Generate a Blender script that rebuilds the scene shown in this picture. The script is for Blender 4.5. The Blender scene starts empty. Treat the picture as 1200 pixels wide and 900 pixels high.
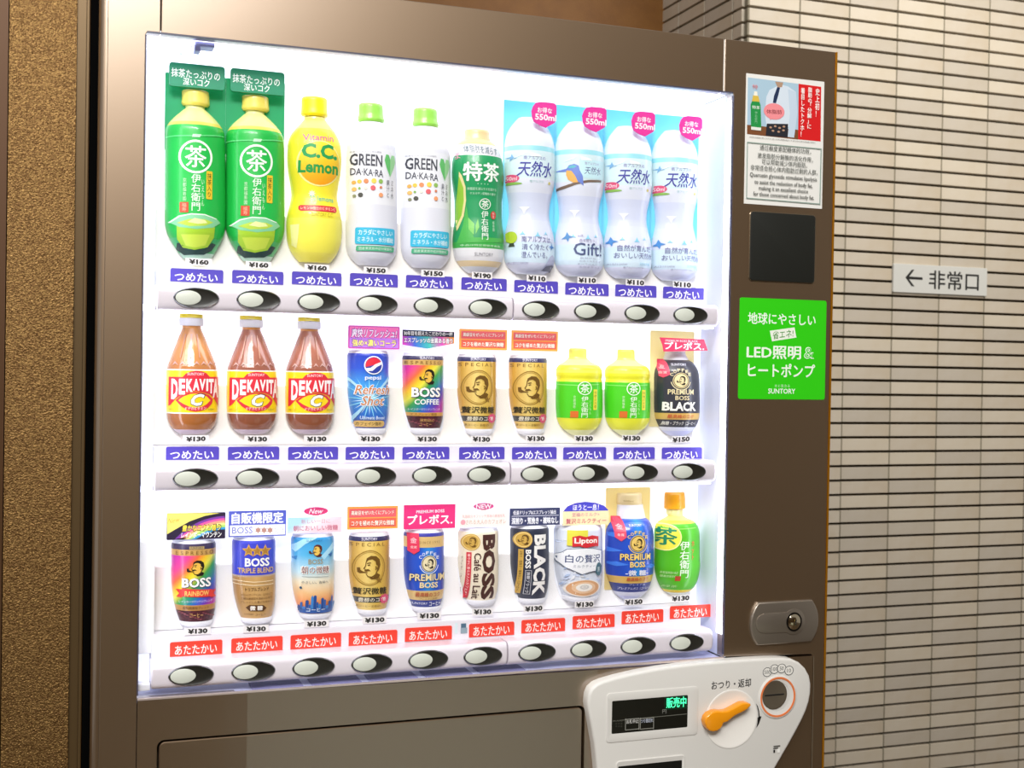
import bpy, bmesh, math, random
from mathutils import Vector, Matrix
random.seed(7)
C = bpy.context.scene.collection
S = bpy.context.scene
PI = math.pi

# ---------------------------------------------------------------- camera
FOC = 1450.0
CAM = (-0.08109758, -1.46691196, 0.38183144)
YAW, PITCH, ROLL = math.radians(19.83714736), math.radians(-0.61250498), math.radians(0.94379301)
fwd = Vector((math.sin(YAW)*math.cos(PITCH), math.cos(YAW)*math.cos(PITCH), math.sin(PITCH)))
rgt = Vector((math.cos(YAW), -math.sin(YAW), 0)); upv = rgt.cross(fwd)
cam_r = rgt*math.cos(ROLL) + upv*math.sin(ROLL)
cam_u = -rgt*math.sin(ROLL) + upv*math.cos(ROLL)
cd = bpy.data.cameras.new('camera'); co = bpy.data.objects.new('camera', cd); C.objects.link(co)
m = Matrix.Identity(4)
for i in range(3):
    m[i][0], m[i][1], m[i][2], m[i][3] = cam_r[i], cam_u[i], -fwd[i], CAM[i]
co.matrix_world = m
cd.sensor_width = 36; cd.lens = FOC/1200*36; cd.clip_start = .02
cd.dof.use_dof = True; cd.dof.focus_distance = 1.62; cd.dof.aperture_fstop = 14
S.camera = co

def at(px, py, Y=0.0):
    """point of the plane at depth Y that the photograph shows at px,py"""
    d = cam_r*((px-600)/FOC) + cam_u*((450-py)/FOC) + fwd
    t = (Y-CAM[1])/d.y
    return (CAM[0]+d.x*t, CAM[2]+d.z*t)

# ---------------------------------------------------------------- world, lights, exposure
S.view_settings.view_transform = 'Standard'; S.view_settings.look = 'None'
S.view_settings.gamma = 1; S.view_settings.exposure = 0.0
w = bpy.data.worlds.new('world'); S.world = w; w.use_nodes = True
bg = w.node_tree.nodes['Background']; bg.inputs[0].default_value = (1.0, .93, .84, 1); bg.inputs[1].default_value = .36
def area(name, loc, tgt, sx, sy, power, col):
    l = bpy.data.lights.new(name, 'AREA'); l.shape = 'RECTANGLE'; l.size = sx; l.size_y = sy; l.energy = power; l.color = col
    o = bpy.data.objects.new(name, l); C.objects.link(o); o.location = loc
    o.rotation_euler = (Vector(tgt)-Vector(loc)).to_track_quat('-Z', 'Y').to_euler(); return o
area('ceiling_light', (-1.0, -2.0, 2.1), (.1, 0, .5), 1.6, 1.0, 42, (1, .975, .94))
area('front_fill', (-.25, -2.5, 2.08), (.2, 0, .6), 1.3, .75, 74, (1, .99, .97))  # added soft fill that brightens the left column and top panel
area('corridor_light', (2.6, .3, 2.1), (3.0, 1.8, .4), 1.6, .8, 32, (1, .94, .85))

# ---------------------------------------------------------------- materials
def lin(c):
    c /= 255.0
    return c/12.92 if c <= .04045 else ((c+.055)/1.055)**2.4
def rgb(h):
    h = h.lstrip('#'); return tuple(lin(int(h[i:i+2], 16)) for i in (0, 2, 4)) + (1,)
_m = {}
def M(h, rough=.42, metal=0, coat=0, emit=0, name=None, bump=None, noise=None, alpha=1):
    k = (h, rough, metal, coat, emit, name)
    if k in _m: return _m[k]
    mt = bpy.data.materials.new(name or 'paint_'+h.lstrip('#')); mt.use_nodes = True
    nt = mt.node_tree; b = nt.nodes['Principled BSDF']
    b.inputs['Base Color'].default_value = rgb(h); b.inputs['Roughness'].default_value = rough; b.inputs['Metallic'].default_value = metal
    b.inputs['Coat Weight'].default_value = coat; b.inputs['Coat Roughness'].default_value = .06
    b.inputs['Alpha'].default_value = alpha
    if emit:
        b.inputs['Emission Color'].default_value = rgb(h); b.inputs['Emission Strength'].default_value = emit
    if noise:      # (scale, amount, second colour)
        tc = nt.nodes.new('ShaderNodeTexCoord'); n = nt.nodes.new('ShaderNodeTexNoise'); n.inputs['Scale'].default_value = noise[0]; n.inputs['Detail'].default_value = 5
        mx = nt.nodes.new('ShaderNodeMix'); mx.data_type = 'RGBA'; r = nt.nodes.new('ShaderNodeMapRange')
        nt.links.new(tc.outputs['Object'], n.inputs['Vector']); nt.links.new(n.outputs['Fac'], r.inputs[0])
        r.inputs[1].default_value = .4; r.inputs[2].default_value = .65; r.inputs[4].default_value = noise[1]
        nt.links.new(r.outputs[0], mx.inputs[0]); mx.inputs[6].default_value = rgb(h); mx.inputs[7].default_value = rgb(noise[2])
        nt.links.new(mx.outputs[2], b.inputs['Base Color'])
    if bump:       # (scale, strength, distance)
        tc = nt.nodes.new('ShaderNodeTexCoord'); n = nt.nodes.new('ShaderNodeTexNoise'); n.inputs['Scale'].default_value = bump[0]; n.inputs['Detail'].default_value = 3
        bp = nt.nodes.new('ShaderNodeBump'); bp.inputs['Strength'].default_value = bump[1]; bp.inputs['Distance'].default_value = bump[2]
        nt.links.new(tc.outputs['Object'], n.inputs['Vector']); nt.links.new(n.outputs['Fac'], bp.inputs['Height']); nt.links.new(bp.outputs[0], b.inputs['Normal'])
    _m[k] = mt; return mt
def TM(h):
    """thin translucent card that the lit panel behind shines through"""
    k = ('translucent', h)
    if k not in _m:
        mt = M(h, .4).copy(); mt.name = 'translucent_card'; nt = mt.node_tree; b = nt.nodes['Principled BSDF']; o = nt.nodes['Material Output']
        t = nt.nodes.new('ShaderNodeBsdfTranslucent'); t.inputs[0].default_value = rgb(h); x = nt.nodes.new('ShaderNodeMixShader'); x.inputs[0].default_value = .55
        nt.links.new(b.outputs[0], x.inputs[1]); nt.links.new(t.outputs[0], x.inputs[2]); nt.links.new(x.outputs[0], o.inputs[0]); _m[k] = mt
    return _m[k]
def G(name, stops, p0, p1, rough=.4, coat=0, wob=0):
    """linear colour print between two points (object space x,z)"""
    mt = bpy.data.materials.new(name); mt.use_nodes = True; nt = mt.node_tree; b = nt.nodes['Principled BSDF']
    tc = nt.nodes.new('ShaderNodeTexCoord'); dp = nt.nodes.new('ShaderNodeVectorMath'); dp.operation = 'DOT_PRODUCT'
    d = Vector((p1[0]-p0[0], 0, p1[1]-p0[1])); L2 = d.length_squared
    dp.inputs[1].default_value = d/L2
    sb = nt.nodes.new('ShaderNodeMath'); sb.operation = 'SUBTRACT'; sb.inputs[1].default_value = (p0[0]*d.x+p0[1]*d.z)/L2
    cr = nt.nodes.new('ShaderNodeValToRGB')
    src = tc.outputs['Object']
    if wob:
        n = nt.nodes.new('ShaderNodeTexNoise'); n.inputs['Scale'].default_value = 60; ad = nt.nodes.new('ShaderNodeVectorMath'); ad.operation = 'MULTIPLY_ADD'
        nt.links.new(src, n.inputs['Vector']); nt.links.new(n.outputs['Color'], ad.inputs[0]); ad.inputs[1].default_value = (wob,)*3; nt.links.new(src, ad.inputs[2]); src = ad.outputs[0]
    nt.links.new(src, dp.inputs[0]); nt.links.new(dp.outputs['Value'], sb.inputs[0]); nt.links.new(sb.outputs[0], cr.inputs[0]); nt.links.new(cr.outputs[0], b.inputs['Base Color'])
    e = cr.color_ramp.elements
    while len(e) < len(stops): e.new(.5)
    for i, (p, c) in enumerate(stops): e[i].position = p
    for i, (p, c) in enumerate(stops): e[i].color = rgb(c)
    b.inputs['Roughness'].default_value = rough; b.inputs['Coat Weight'].default_value = coat
    return mt

# ---------------------------------------------------------------- mesh helpers
def empty(name, loc, label=None, cat=None, group=None):
    o = bpy.data.objects.new(name, None); C.objects.link(o); o.location = loc; o.empty_display_size = .02
    if label: o['label'] = label
    if cat: o['category'] = cat
    if group: o['group'] = group
    return o
def link(name, bm, mats, parent=None, smooth=None, world=True):
    """one mesh object out of a bmesh in world coordinates; the origin goes to the parent's (or stays 0)"""
    me = bpy.data.meshes.new(name)
    off = Vector((0, 0, 0)); p = parent
    while p is not None: off += Vector(p.location); p = p.parent
    if world and off.length: bmesh.ops.translate(bm, verts=bm.verts, vec=-off)
    bm.to_mesh(me); bm.free()
    for mt in (mats if isinstance(mats, (list, tuple)) else [mats]): me.materials.append(mt)
    if smooth is not None:
        for q in me.polygons: q.use_smooth = len(q.vertices) < 5
        me.set_sharp_from_angle(angle=math.radians(smooth))
    o = bpy.data.objects.new(name, me); C.objects.link(o); o.parent = parent
    return o
def box(bm, x0, x1, y0, y1, z0, z1, bev=0, mi=0):
    vs = [bm.verts.new((x, y, z)) for z in (z0, z1) for y in (y0, y1) for x in (x0, x1)]
    fs = [bm.faces.new([vs[i] for i in q]) for q in ((0, 2, 3, 1), (4, 5, 7, 6), (0, 1, 5, 4), (2, 6, 7, 3), (0, 4, 6, 2), (1, 3, 7, 5))]
    for f in fs: f.material_index = mi
    if bev:
        r = bmesh.ops.bevel(bm, geom=list({e for f in fs for e in f.edges}), offset=bev, segments=2, profile=.6, affect='EDGES')
        for f in r['faces']: f.material_index = mi
    return vs
def prism(bm, pts, y0, y1, bev=0, seg=2, mi=0):
    """polygon (x,z) extruded from the front y0 to the back y1, front edge bevelled"""
    fv = [bm.verts.new((x, y0, z)) for x, z in pts]; bv = [bm.verts.new((x, y1, z)) for x, z in pts]
    f = bm.faces.new(fv); g = bm.faces.new(bv[::-1]); fs = [f, g]
    n = len(pts)
    for i in range(n): fs.append(bm.faces.new((fv[i], bv[i], bv[(i+1) % n], fv[(i+1) % n])))
    for q in fs: q.material_index = mi
    bmesh.ops.recalc_face_normals(bm, faces=fs)
    if bev:
        r = bmesh.ops.bevel(bm, geom=list(f.edges), offset=bev, segments=seg, profile=.5, affect='EDGES')
        for q in r['faces']: q.material_index = mi
def rrect(x0, x1, z0, z1, r, n=5, corners=(1, 1, 1, 1)):
    """rounded rectangle outline; corners: bottom-left, bottom-right, top-right, top-left"""
    out = []
    for k, (cx, cz, a0, X, Z) in enumerate(((x0+r, z0+r, PI, x0, z0), (x1-r, z0+r, 1.5*PI, x1, z0), (x1-r, z1-r, 0, x1, z1), (x0+r, z1-r, .5*PI, x0, z1))):
        if corners[k]:
            for i in range(n+1):
                a = a0 + i/n*PI/2; out.append((cx+r*math.cos(a), cz+r*math.sin(a)))
        else: out.append((X, Z))
    return out
def ring_prism(bm, outer, inner, y0, y1, mi=0):
    """plate between two outlines with the same point count (frame with a hole)"""
    n = len(outer); A = [[bm.verts.new((x, y, z)) for x, z in o] for o in (outer, inner) for y in (y0, y1)]
    fs = []
    for i in range(n):
        j = (i+1) % n
        fs.append(bm.faces.new((A[0][i], A[0][j], A[2][j], A[2][i]))); fs.append(bm.faces.new((A[1][j], A[1][i], A[3][i], A[3][j])))
        fs.append(bm.faces.new((A[0][j], A[0][i], A[1][i], A[1][j]))); fs.append(bm.faces.new((A[2][i], A[2][j], A[3][j], A[3][i])))
    for f in fs: f.material_index = mi
    bmesh.ops.recalc_face_normals(bm, faces=fs)
def loft(bm, rings, cap0=False, cap1=True, mi=0):
    """rings: lists of 3D points, same count, closed"""
    R = [[bm.verts.new(p) for p in r] for r in rings]; n = len(R[0]); fs = []
    for a, b in zip(R, R[1:]):
        for i in range(n): fs.append(bm.faces.new((a[i], a[(i+1) % n], b[(i+1) % n], b[i])))
    if cap0: fs.append(bm.faces.new(R[0][::-1]))
    if cap1: fs.append(bm.faces.new(R[-1]))
    for f in fs: f.material_index = mi
    bmesh.ops.recalc_face_normals(bm, faces=fs)
def ell(cx, cz, rx, rz, n=32, a0=0): return [(cx+rx*math.cos(a0+2*PI*i/n), cz+rz*math.sin(a0+2*PI*i/n)) for i in range(n)]
def at_y(pts, y): return [(x, y, z) for x, z in pts]

# ---------------------------------------------------------------- writing
_tc = bpy.data.curves.new('text_source', 'FONT'); _to = bpy.data.objects.new('text_source', _tc); _cache = {}
def glyphs(body, bold=0, line=1.0, shear=0):
    k = (body, bold, line, shear)
    if k not in _cache:
        cjk = any(ord(ch) > 0x2e00 for ch in body)     # dense characters are made bold by overlaid copies
        _tc.body = body; _tc.offset = 0 if cjk else bold; _tc.align_x = 'CENTER'; _tc.space_line = line; _tc.resolution_u = 2; _tc.fill_mode = 'BOTH'; _tc.shear = shear
        me = _to.to_mesh(); v = [(p.co.x, p.co.y) for p in me.vertices]; f = [tuple(q.vertices) for q in me.polygons]; _to.to_mesh_clear()
        xs = [p[0] for p in v]; zs = [p[1] for p in v]; x0, x1, z0, z1 = min(xs), max(xs), min(zs), max(zs)
        v = [((x-(x0+x1)/2)/(x1-x0), (z-(z0+z1)/2)/(z1-z0)) for x, z in v]
        sh = [(0, 0)]
        if cjk and bold > .004:
            d = [(-1, 0), (1, 0), (0, .8), (0, -.8)] if bold < .04 else [(-1, 0), (1, 0), (0, 1), (0, -1), (.7, .7), (-.7, .7), (.7, -.7), (-.7, -.7)]
            sh = [(p*bold/(x1-x0), q*bold/(z1-z0)) for p, q in d]
        _cache[k] = (v, f, sh)
    return _cache[k]

class Sheet:
    """flat print laid on a surface. surf(x,z) -> y of the surface; positions are read off the photograph on the plane Yf"""
    def __init__(s, Yf, surf=None, bound=None, off=.0003):
        s.Yf = Yf; s.surf = surf; s.bound = bound; s.off = off; s.parts = {}; s.layer = 0
    def sc(s, px, py):
        a = at(px-2, py, s.Yf); b = at(px+2, py, s.Yf); c = at(px, py-2, s.Yf); d = at(px, py+2, s.Yf)
        return (b[0]-a[0])/4, (c[1]-d[1])/4
    def add(s, pts, faces, mat, part, step=1):
        s.layer += step
        if isinstance(mat, str): mat = M(mat)
        bm = bmesh.new(); vs = [bm.verts.new((x, 0, z)) for x, z in pts]
        for f in faces:
            try: bm.faces.new([vs[i] for i in f])
            except ValueError: pass
        if s.surf:
            xs = [p[0] for p in pts]; x0, x1 = min(xs), max(xs); zs = [p[1] for p in pts]; zm = (min(zs)+max(zs))/2
            bx = s.bound(zm)
            if x0 < bx[0]: bmesh.ops.bisect_plane(bm, geom=bm.verts[:]+bm.edges[:]+bm.faces[:], plane_co=(bx[0], 0, 0), plane_no=(-1, 0, 0), clear_outer=True); x0 = bx[0]
            if x1 > bx[1]: bmesh.ops.bisect_plane(bm, geom=bm.verts[:]+bm.edges[:]+bm.faces[:], plane_co=(bx[1], 0, 0), plane_no=(1, 0, 0), clear_outer=True); x1 = bx[1]
            if max(zs)-min(zs) > .0035 or x1-x0 > .012 and len(pts) < 80:      # cut on one common grid so that layers stay parallel
                for i in range(math.ceil(x0/.0025), math.floor(x1/.0025)+1):
                    bmesh.ops.bisect_plane(bm, geom=bm.verts[:]+bm.edges[:]+bm.faces[:], plane_co=(i*.0025, 0, 0), plane_no=(1, 0, 0))
            for i in range(math.ceil(min(zs)/.006), math.floor(max(zs)/.006)+1):
                bmesh.ops.bisect_plane(bm, geom=bm.verts[:]+bm.edges[:]+bm.faces[:], plane_co=(0, 0, i*.006), plane_no=(0, 0, 1))
        d = s.off + s.layer*.00004
        for v in bm.verts:
            x, z = v.co.x, v.co.z
            if s.surf:
                e = .0004; y = s.surf(x, z); gx = (s.surf(x+e, z)-s.surf(x-e, z))/(2*e); nrm = Vector((gx, -1, 0)).normalized()
                v.co = Vector((x, y, z)) + nrm*d
            else: v.co = Vector((x, s.Yf-d, z))
        bmesh.ops.recalc_face_normals(bm, faces=bm.faces)
        for f in bm.faces:
            if f.normal.y > 0: f.normal_flip()
        P = s.parts.setdefault(part, ([], [], [])); o = len(P[0]); bm.verts.index_update()
        P[0].extend([tuple(v.co) for v in bm.verts])
        if mat not in P[2]: P[2].append(mat)
        mi = P[2].index(mat)
        P[1].extend([([o+v.index for v in f.verts], mi) for f in bm.faces]); bm.free()
    def t(s, body, x, y, wd, h, mat='#ffffff', bold=0, rot=0, part='lettering', line=1.0, shear=0, tilt=0):
        v, f, sh = glyphs(body, bold, line, shear); cx, cz = at(x, y, s.Yf); sx, sz = s.sc(x, y)
        for p, q in sh:
            out = []
            for a, b in v:
                a += p; b += q
                if rot: a, b = b, -a          # turned a quarter clockwise
                out.append((cx+a*wd*sx, cz+b*h*sz+a*wd*sx*tilt))
            s.add(out, f, mat, part, .3 if len(sh) > 1 else 1)
    def v(s, body, x, y, wd, h, mat='#ffffff', bold=0, part='lettering'): s.t('\n'.join(body), x, y, wd, h, mat, bold, part=part)
    def poly(s, pts, mat, part='label_print'):
        s.add([at(x, y, s.Yf) for x, y in pts], [list(range(len(pts)))], mat, part)
    def unit(s, pts, x, y, wd, h, mat, part='label_print'):
        cx, cz = at(x, y, s.Yf); sx, sz = s.sc(x, y)
        s.add([(cx+(a-.5)*wd*sx, cz+(.5-b)*h*sz) for a, b in pts], [list(range(len(pts)))], mat, part)
    def rect(s, x0, y0, x1, y1, mat, r=0, part='label_print', corners=(1, 1, 1, 1)):
        x, y = (x0+x1)/2, (y0+y1)/2; cx, cz = at(x, y, s.Yf); sx, sz = s.sc(x, y); a, b = (x1-x0)/2*sx, (y1-y0)/2*sz
        p = rrect(cx-a, cx+a, cz-b, cz+b, r*sx, 4, corners) if r else [(cx-a, cz-b), (cx+a, cz-b), (cx+a, cz+b), (cx-a, cz+b)]
        s.add(p, [list(range(len(p)))], mat, part)
    def oval(s, x, y, rx, ry, mat, part='label_print', n=28, a0=0, a1=2*PI):
        cx, cz = at(x, y, s.Yf); sx, sz = s.sc(x, y); full = a1-a0 > 6.2; k = n if full else n+1
        p = [(cx+rx*sx*math.cos(a0+(a1-a0)*i/n), cz+ry*sz*math.sin(a0+(a1-a0)*i/n)) for i in range(k)]
        s.add(p, [list(range(k))], mat, part)
    def ring(s, x, y, rx, ry, wd, mat, part='label_print', n=28, a0=0, a1=2*PI):
        cx, cz = at(x, y, s.Yf); sx, sz = s.sc(x, y); p = []
        for q in (0, 1):
            for i in range(n+1):
                a = a0+(a1-a0)*i/n; p.append((cx+(rx-q*wd)*sx*math.cos(a), cz+(ry-q*wd)*sz*math.sin(a)))
        s.add(p, [[i, i+1, n+2+i, n+1+i] for i in range(n)], mat, part)
    def star(s, x, y, r, mat, n=5, k=.45, part='label_print', rot=0, sq=1):
        cx, cz = at(x, y, s.Yf); sx, sz = s.sc(x, y)
        p = [(cx+sx*r*(1 if i % 2 == 0 else k)*math.sin(rot+PI*i/n), cz+sz*r*sq*(1 if i % 2 == 0 else k)*math.cos(rot+PI*i/n)) for i in range(2*n)]
        s.add(p, [list(range(2*n))], mat, part)
    def done(s, parent):
        off = Vector((0, 0, 0)); p = parent
        while p is not None: off += Vector(p.location); p = p.parent
        for part, (V, F, mats) in s.parts.items():
            me = bpy.data.meshes.new(part); me.from_pydata([tuple(Vector(q)-off) for q in V], [], [f for f, _ in F])
            for mt in mats: me.materials.append(mt)
            for q, (_, mi) in zip(me.polygons, F): q.material_index = mi
            me.update(); o = bpy.data.objects.new(part, me); C.objects.link(o); o.parent = parent

# the round emblem of the man with a pipe
def pipe_man(s, x, y, wd, h, dark='#2a1a10', face='#e8c24a', part='label_print'):
    if face: s.unit([(.36, .22), (.5, .14), (.72, .2), (.84, .4), (.82, .66), (.74, .82), (.6, .9), (.45, .86), (.37, .74), (.35, .62), (.27, .54), (.34, .42)], x, y, wd, h, face, part)
    U = lambda p: s.unit(p, x, y, wd, h, dark, part)
    U([(.34, .24), (.38, .1), (.55, 0), (.78, .02), (.94, .16), (.98, .4), (.92, .6), (.84, .7), (.82, .56), (.86, .44), (.78, .38), (.76, .24), (.62, .15), (.46, .17), (.37, .27)])   # hair
    U([(.34, .25), (.37, .25), (.36, .42), (.29, .54), (.35, .58), (.34, .6), (.25, .55), (.25, .52), (.32, .42)])      # forehead and nose
    U([(.27, .63), (.36, .57), (.46, .56), (.56, .65), (.46, .64), (.36, .67)])                                        # moustache
    U([(0, .5), (.12, .49), (.14, .6), (.24, .66), (.42, .70), (.42, .73), (.25, .72), (.12, .74), (.02, .69)])        # pipe
    U([(.4, .38), (.52, .36), (.54, .40), (.45, .43)]); U([(.38, .30), (.54, .27), (.57, .31), (.40, .34)])            # eye, brow
    U([(.73, .46), (.8, .44), (.82, .54), (.76, .62), (.74, .58), (.78, .52)])                                          # ear
    U([(.37, .75), (.45, .86), (.6, .88), (.74, .78), (.82, .62), (.84, .7), (.76, .84), (.61, .93), (.44, .9), (.35, .78)])   # jaw
    U([(.5, .93), (.66, .92), (.84, .74), (.97, .82), (.88, .98), (.6, 1)])

# ---------------------------------------------------------------- drink samples
YB = .070            # their flat backs stand on this plane inside the display
def mono(rows, z):
    """monotone cubic through rows [(z, a, b...)] ascending"""
    n = len(rows)
    if z <= rows[0][0]: return rows[0][1:]
    if z >= rows[-1][0]: return rows[-1][1:]
    i = 0
    while rows[i+1][0] < z: i += 1
    h = rows[i+1][0]-rows[i][0]; t = (z-rows[i][0])/h; out = []
    for k in range(1, len(rows[0])):
        d = lambda j: (rows[j+1][k]-rows[j][k])/(rows[j+1][0]-rows[j][0])
        def sl(j):
            if j == 0: return d(0)
            if j == n-1: return d(n-2)
            a, b = d(j-1), d(j)
            return 0 if a*b <= 0 else 2*a*b/(a+b)
        m0, m1 = sl(i), sl(i+1)
        out.append((2*t**3-3*t*t+1)*rows[i][k]+(t**3-2*t*t+t)*h*m0+(-2*t**3+3*t*t)*rows[i+1][k]+(t**3-t*t)*h*m1)
    return out
def shape(rows, bf=.85):
    """photo rows (py, x left, x right) -> (z, centre, half width) rows, seen from the camera's side"""
    out = []
    for y, xl, xr in rows:
        z = at((xl+xr)/2, y, YB-.018)[1]; R = at(xr, y, YB)[0]; Lb = at(xl, y, YB)[0]
        tt = bf*abs((R+Lb)/2-CAM[0])/(YB-CAM[1]); a = (R-Lb)/(1+math.sqrt(1+tt*tt)); out.append((z, R-a, a))
    out.sort(); return out
class Drink:
    def __init__(s, name, label, cat, group, rows, bands, parts=(), bf=.85, coat=.3, base_rows=None):
        """bands: [(py where the band starts, material)] from the top down"""
        s.rows = shape(rows, bf); s.bf = bf
        zc = s.rows[len(s.rows)//2]; s.x = zc[1]; s.z0 = min(r[0] for r in (s.rows + [q for p in parts for q in shape(p[2], bf)]))
        s.root = empty(name, (s.x, YB, s.z0), label, cat, group)
        ymid = (rows[0][0]+rows[-1][0])/2
        s.front = YB - bf*max(r[2] for r in s.rows)*.97
        B = []; mats = []
        for y, mt in bands:
            if isinstance(mt, str): mt = M(mt, .38, coat=coat)
            if mt not in mats: mats.append(mt)
            B.append((at((rows[0][1]+rows[0][2])/2, y, YB-.02)[1], mats.index(mt)))
        s.solid('body', s.rows, mats, B)
        for pn, mt, r in parts:
            if isinstance(mt, str): mt = M(mt, .35, coat=coat)
            s.solid(pn, shape(r, bf), [mt], [])
        s.sheet = Sheet(s.front, s.surf, s.bound)
    def L(s, px, py):    # photo position -> the object's own x,z (for colour ramps)
        x, z = at(px, py, s.front); return (x-s.x, z-s.z0)
    def surf(s, x, z):
        c, a = mono(s.rows, z); t = max(-.995, min(.995, (x-c)/a)); return YB - s.bf*a*math.sqrt(1-t*t)
    def bound(s, z):
        c, a = mono(s.rows, z); return (c-.985*a, c+.985*a)
    def solid(s, name, R, mats, B):
        z0, z1 = R[0][0], R[-1][0]; n = max(3, int((z1-z0)/.0035)); zs = [z0+(z1-z0)*i/n for i in range(n+1)] + [b for b, _ in B if z0 < b < z1] + [r[0] for r in R]
        zs = sorted(zs); q = [zs[0]]
        for z in zs[1:]:
            if z-q[-1] > .0002: q.append(z)
        zs = q; mseg = 22; bm = bmesh.new(); rings = []
        for z in zs:
            c, a = mono(R, z); b = a*s.bf
            rings.append([bm.verts.new((c-a*math.cos(PI*i/mseg), YB-b*math.sin(PI*i/mseg), z)) for i in range(mseg+1)])
        for A, Bq in zip(rings, rings[1:]):
            zm = (A[0].co.z+Bq[0].co.z)/2; mi = 0
            for bz, k in B:
                if zm < bz: mi = k
            for i in range(mseg):
                f = bm.faces.new((A[i], A[i+1], Bq[i+1], Bq[i])); f.material_index = mi
            f = bm.faces.new((A[mseg], A[0], Bq[0], Bq[mseg])); f.material_index = mi
        bm.faces.new(rings[0]); f = bm.faces.new(rings[-1][::-1])
        bmesh.ops.recalc_face_normals(bm, faces=bm.faces)
        return link(name, bm, mats, s.root, 42)
    def done(s): s.sheet.done(s.root); return s.root
def copy_thing(root, dx, dz, label=None, group=None):
    r = root.copy(); C.objects.link(r); r.location = (root.location.x+dx, root.location.y, root.location.z+dz)
    if label: r['label'] = label
    if group: r['group'] = group
    for ch in list(root.children):
        c = ch.copy(); C.objects.link(c); c.parent = r
        for g in list(ch.children):
            d = g.copy(); C.objects.link(d); d.parent = c
    return r
PX = .0713

def card(name, label, x0, y0, x1, y1, Y, mat, th=.0012, r=1.2, group=None, pts=None, cat='sign'):
    """a flat printed card in the display, rounded, with its own print sheet"""
    if pts: x0, x1, y0, y1 = min(p[0] for p in pts), max(p[0] for p in pts), min(p[1] for p in pts), max(p[1] for p in pts)
    x, y = (x0+x1)/2, (y0+y1)/2; cx, cz = at(x, y, Y); sh = Sheet(Y, off=.0001); sx, sz = sh.sc(x, y); a, b = (x1-x0)/2*sx, (y1-y0)/2*sz
    root = empty(name, (cx, Y+th, cz-b), label, cat, group)
    bm = bmesh.new(); P = [at(u, v, Y) for u, v in pts] if pts else rrect(cx-a, cx+a, cz-b, cz+b, r*sx, 3)
    prism(bm, P, Y, Y+th)
    link('board', bm, M(mat, .4) if isinstance(mat, str) else mat, root)
    if Y > .07: return root, sh
    # a little clear stem joins the card to the back of the display
    bm = bmesh.new(); box(bm, cx-.006, cx+.006, Y+th, .0710 if Y > .07 else .0800, cz-.002, cz+.0); link('bracket', bm, M('#f2f4fa', .2), root)
    return root, sh

# ================================================================ the setting
K = .75                                   # distance of the tiled pillar, measured against the tile pitch
def far(perp): return CAM[1] + perp*K     # depth Y of a plane at this distance in front of the camera
YT = far(4.277)                           # front face of the tiled pillar
XC = CAM[0] + (2.4096-CAM[0])*K           # its left corner
FL = -1.0
def struct(name, bm, mats, smooth=None, parent=None):
    o = link(name, bm, mats, parent, smooth)
    if parent is None: o['kind'] = 'structure'
    return o
bm = bmesh.new(); box(bm, -3.2, 4.6, -4.2, 3.2, FL-.1, FL)
struct('floor', bm, M('#5a4a38', .35, noise=(6, .5, '#463828'), name='floor_stone'))
# textured brown wall at the left: a broad slab with a narrower one beyond it
wall_m = M('#644725', .38, metal=.75, name='brown_film', bump=(620, .8, .0016), noise=(520, .8, '#9b7a48'))
bm = bmesh.new(); box(bm, -3.2, -.1460, .032, 2.0, FL, 2.3, 0, 1); box(bm, -.1450, -.0735, .030, 2.0, FL, 2.3, .0006)
struct('wall_left', bm, [wall_m, M('#4c2f12', .5, metal=.4, name='orange_brown_film')])
bm = bmesh.new(); box(bm, -.0733, -.0635, .034, 1.99, FL, 2.3); box(bm, -.0633, -.0600, .026, 1.99, FL, 2.3, .0008)
struct('trim_1', bm, M('#5f4b2e', .42, metal=.5, name='brown_metal_trim'))
Yb = far(4.998)
bm = bmesh.new(); box(bm, -.06, XC+2.6, Yb, Yb+.1, FL, 2.6)
struct('wall_back', bm, M('#8a5c26', .55, noise=(14, .6, '#7a4e1e'), name='ochre_wall', bump=(160, .5, .002)))
bm = bmesh.new(); box(bm, XC+.022, 4.5, YT+.022, Yb-.001, FL, 2.6)
wr = struct('wall_right', bm, M('#4a3c26', .9, name='dark_joint'))
TW, TH = .2335*K, .0585*K
zt = CAM[2] + (1.7703-CAM[2])*K           # one horizontal joint of the pillar
tile_bm = []
tile_ms = [M('#ccc2b2', .5, name='tile_glaze', noise=(9, .5, '#bfae93'), bump=(40, .25, .001)), M('#c4bbad', .52, name='tile_glaze_grey', noise=(8, .5, '#b9ac96'), bump=(40, .25, .001)), M('#d2c8b7', .48, name='tile_glaze_pale', noise=(7, .4, '#c6b699'), bump=(40, .25, .001))]
def tile_mesh(wd, mt):
    b = bmesh.new(); box(b, 0, wd, 0, .020, 0, TH-.0078, .0012)
    me = bpy.data.meshes.new('tile'); b.to_mesh(me); b.free(); me.materials.append(mt); return me
full = [tile_mesh(TW-.0052, q) for q in tile_ms]
X0j = CAM[0]+(2.892-CAM[0])*K - 2*TW      # first full joint right of the corner
cw = X0j-XC; Yc = far(4.379)-YT
corner = [tile_mesh(cw-.0052+.0, q) for q in tile_ms]; side_c = [tile_mesh(Yc-.0042, q) for q in tile_ms]
rest = bmesh.new(); nt_ = 0
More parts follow.
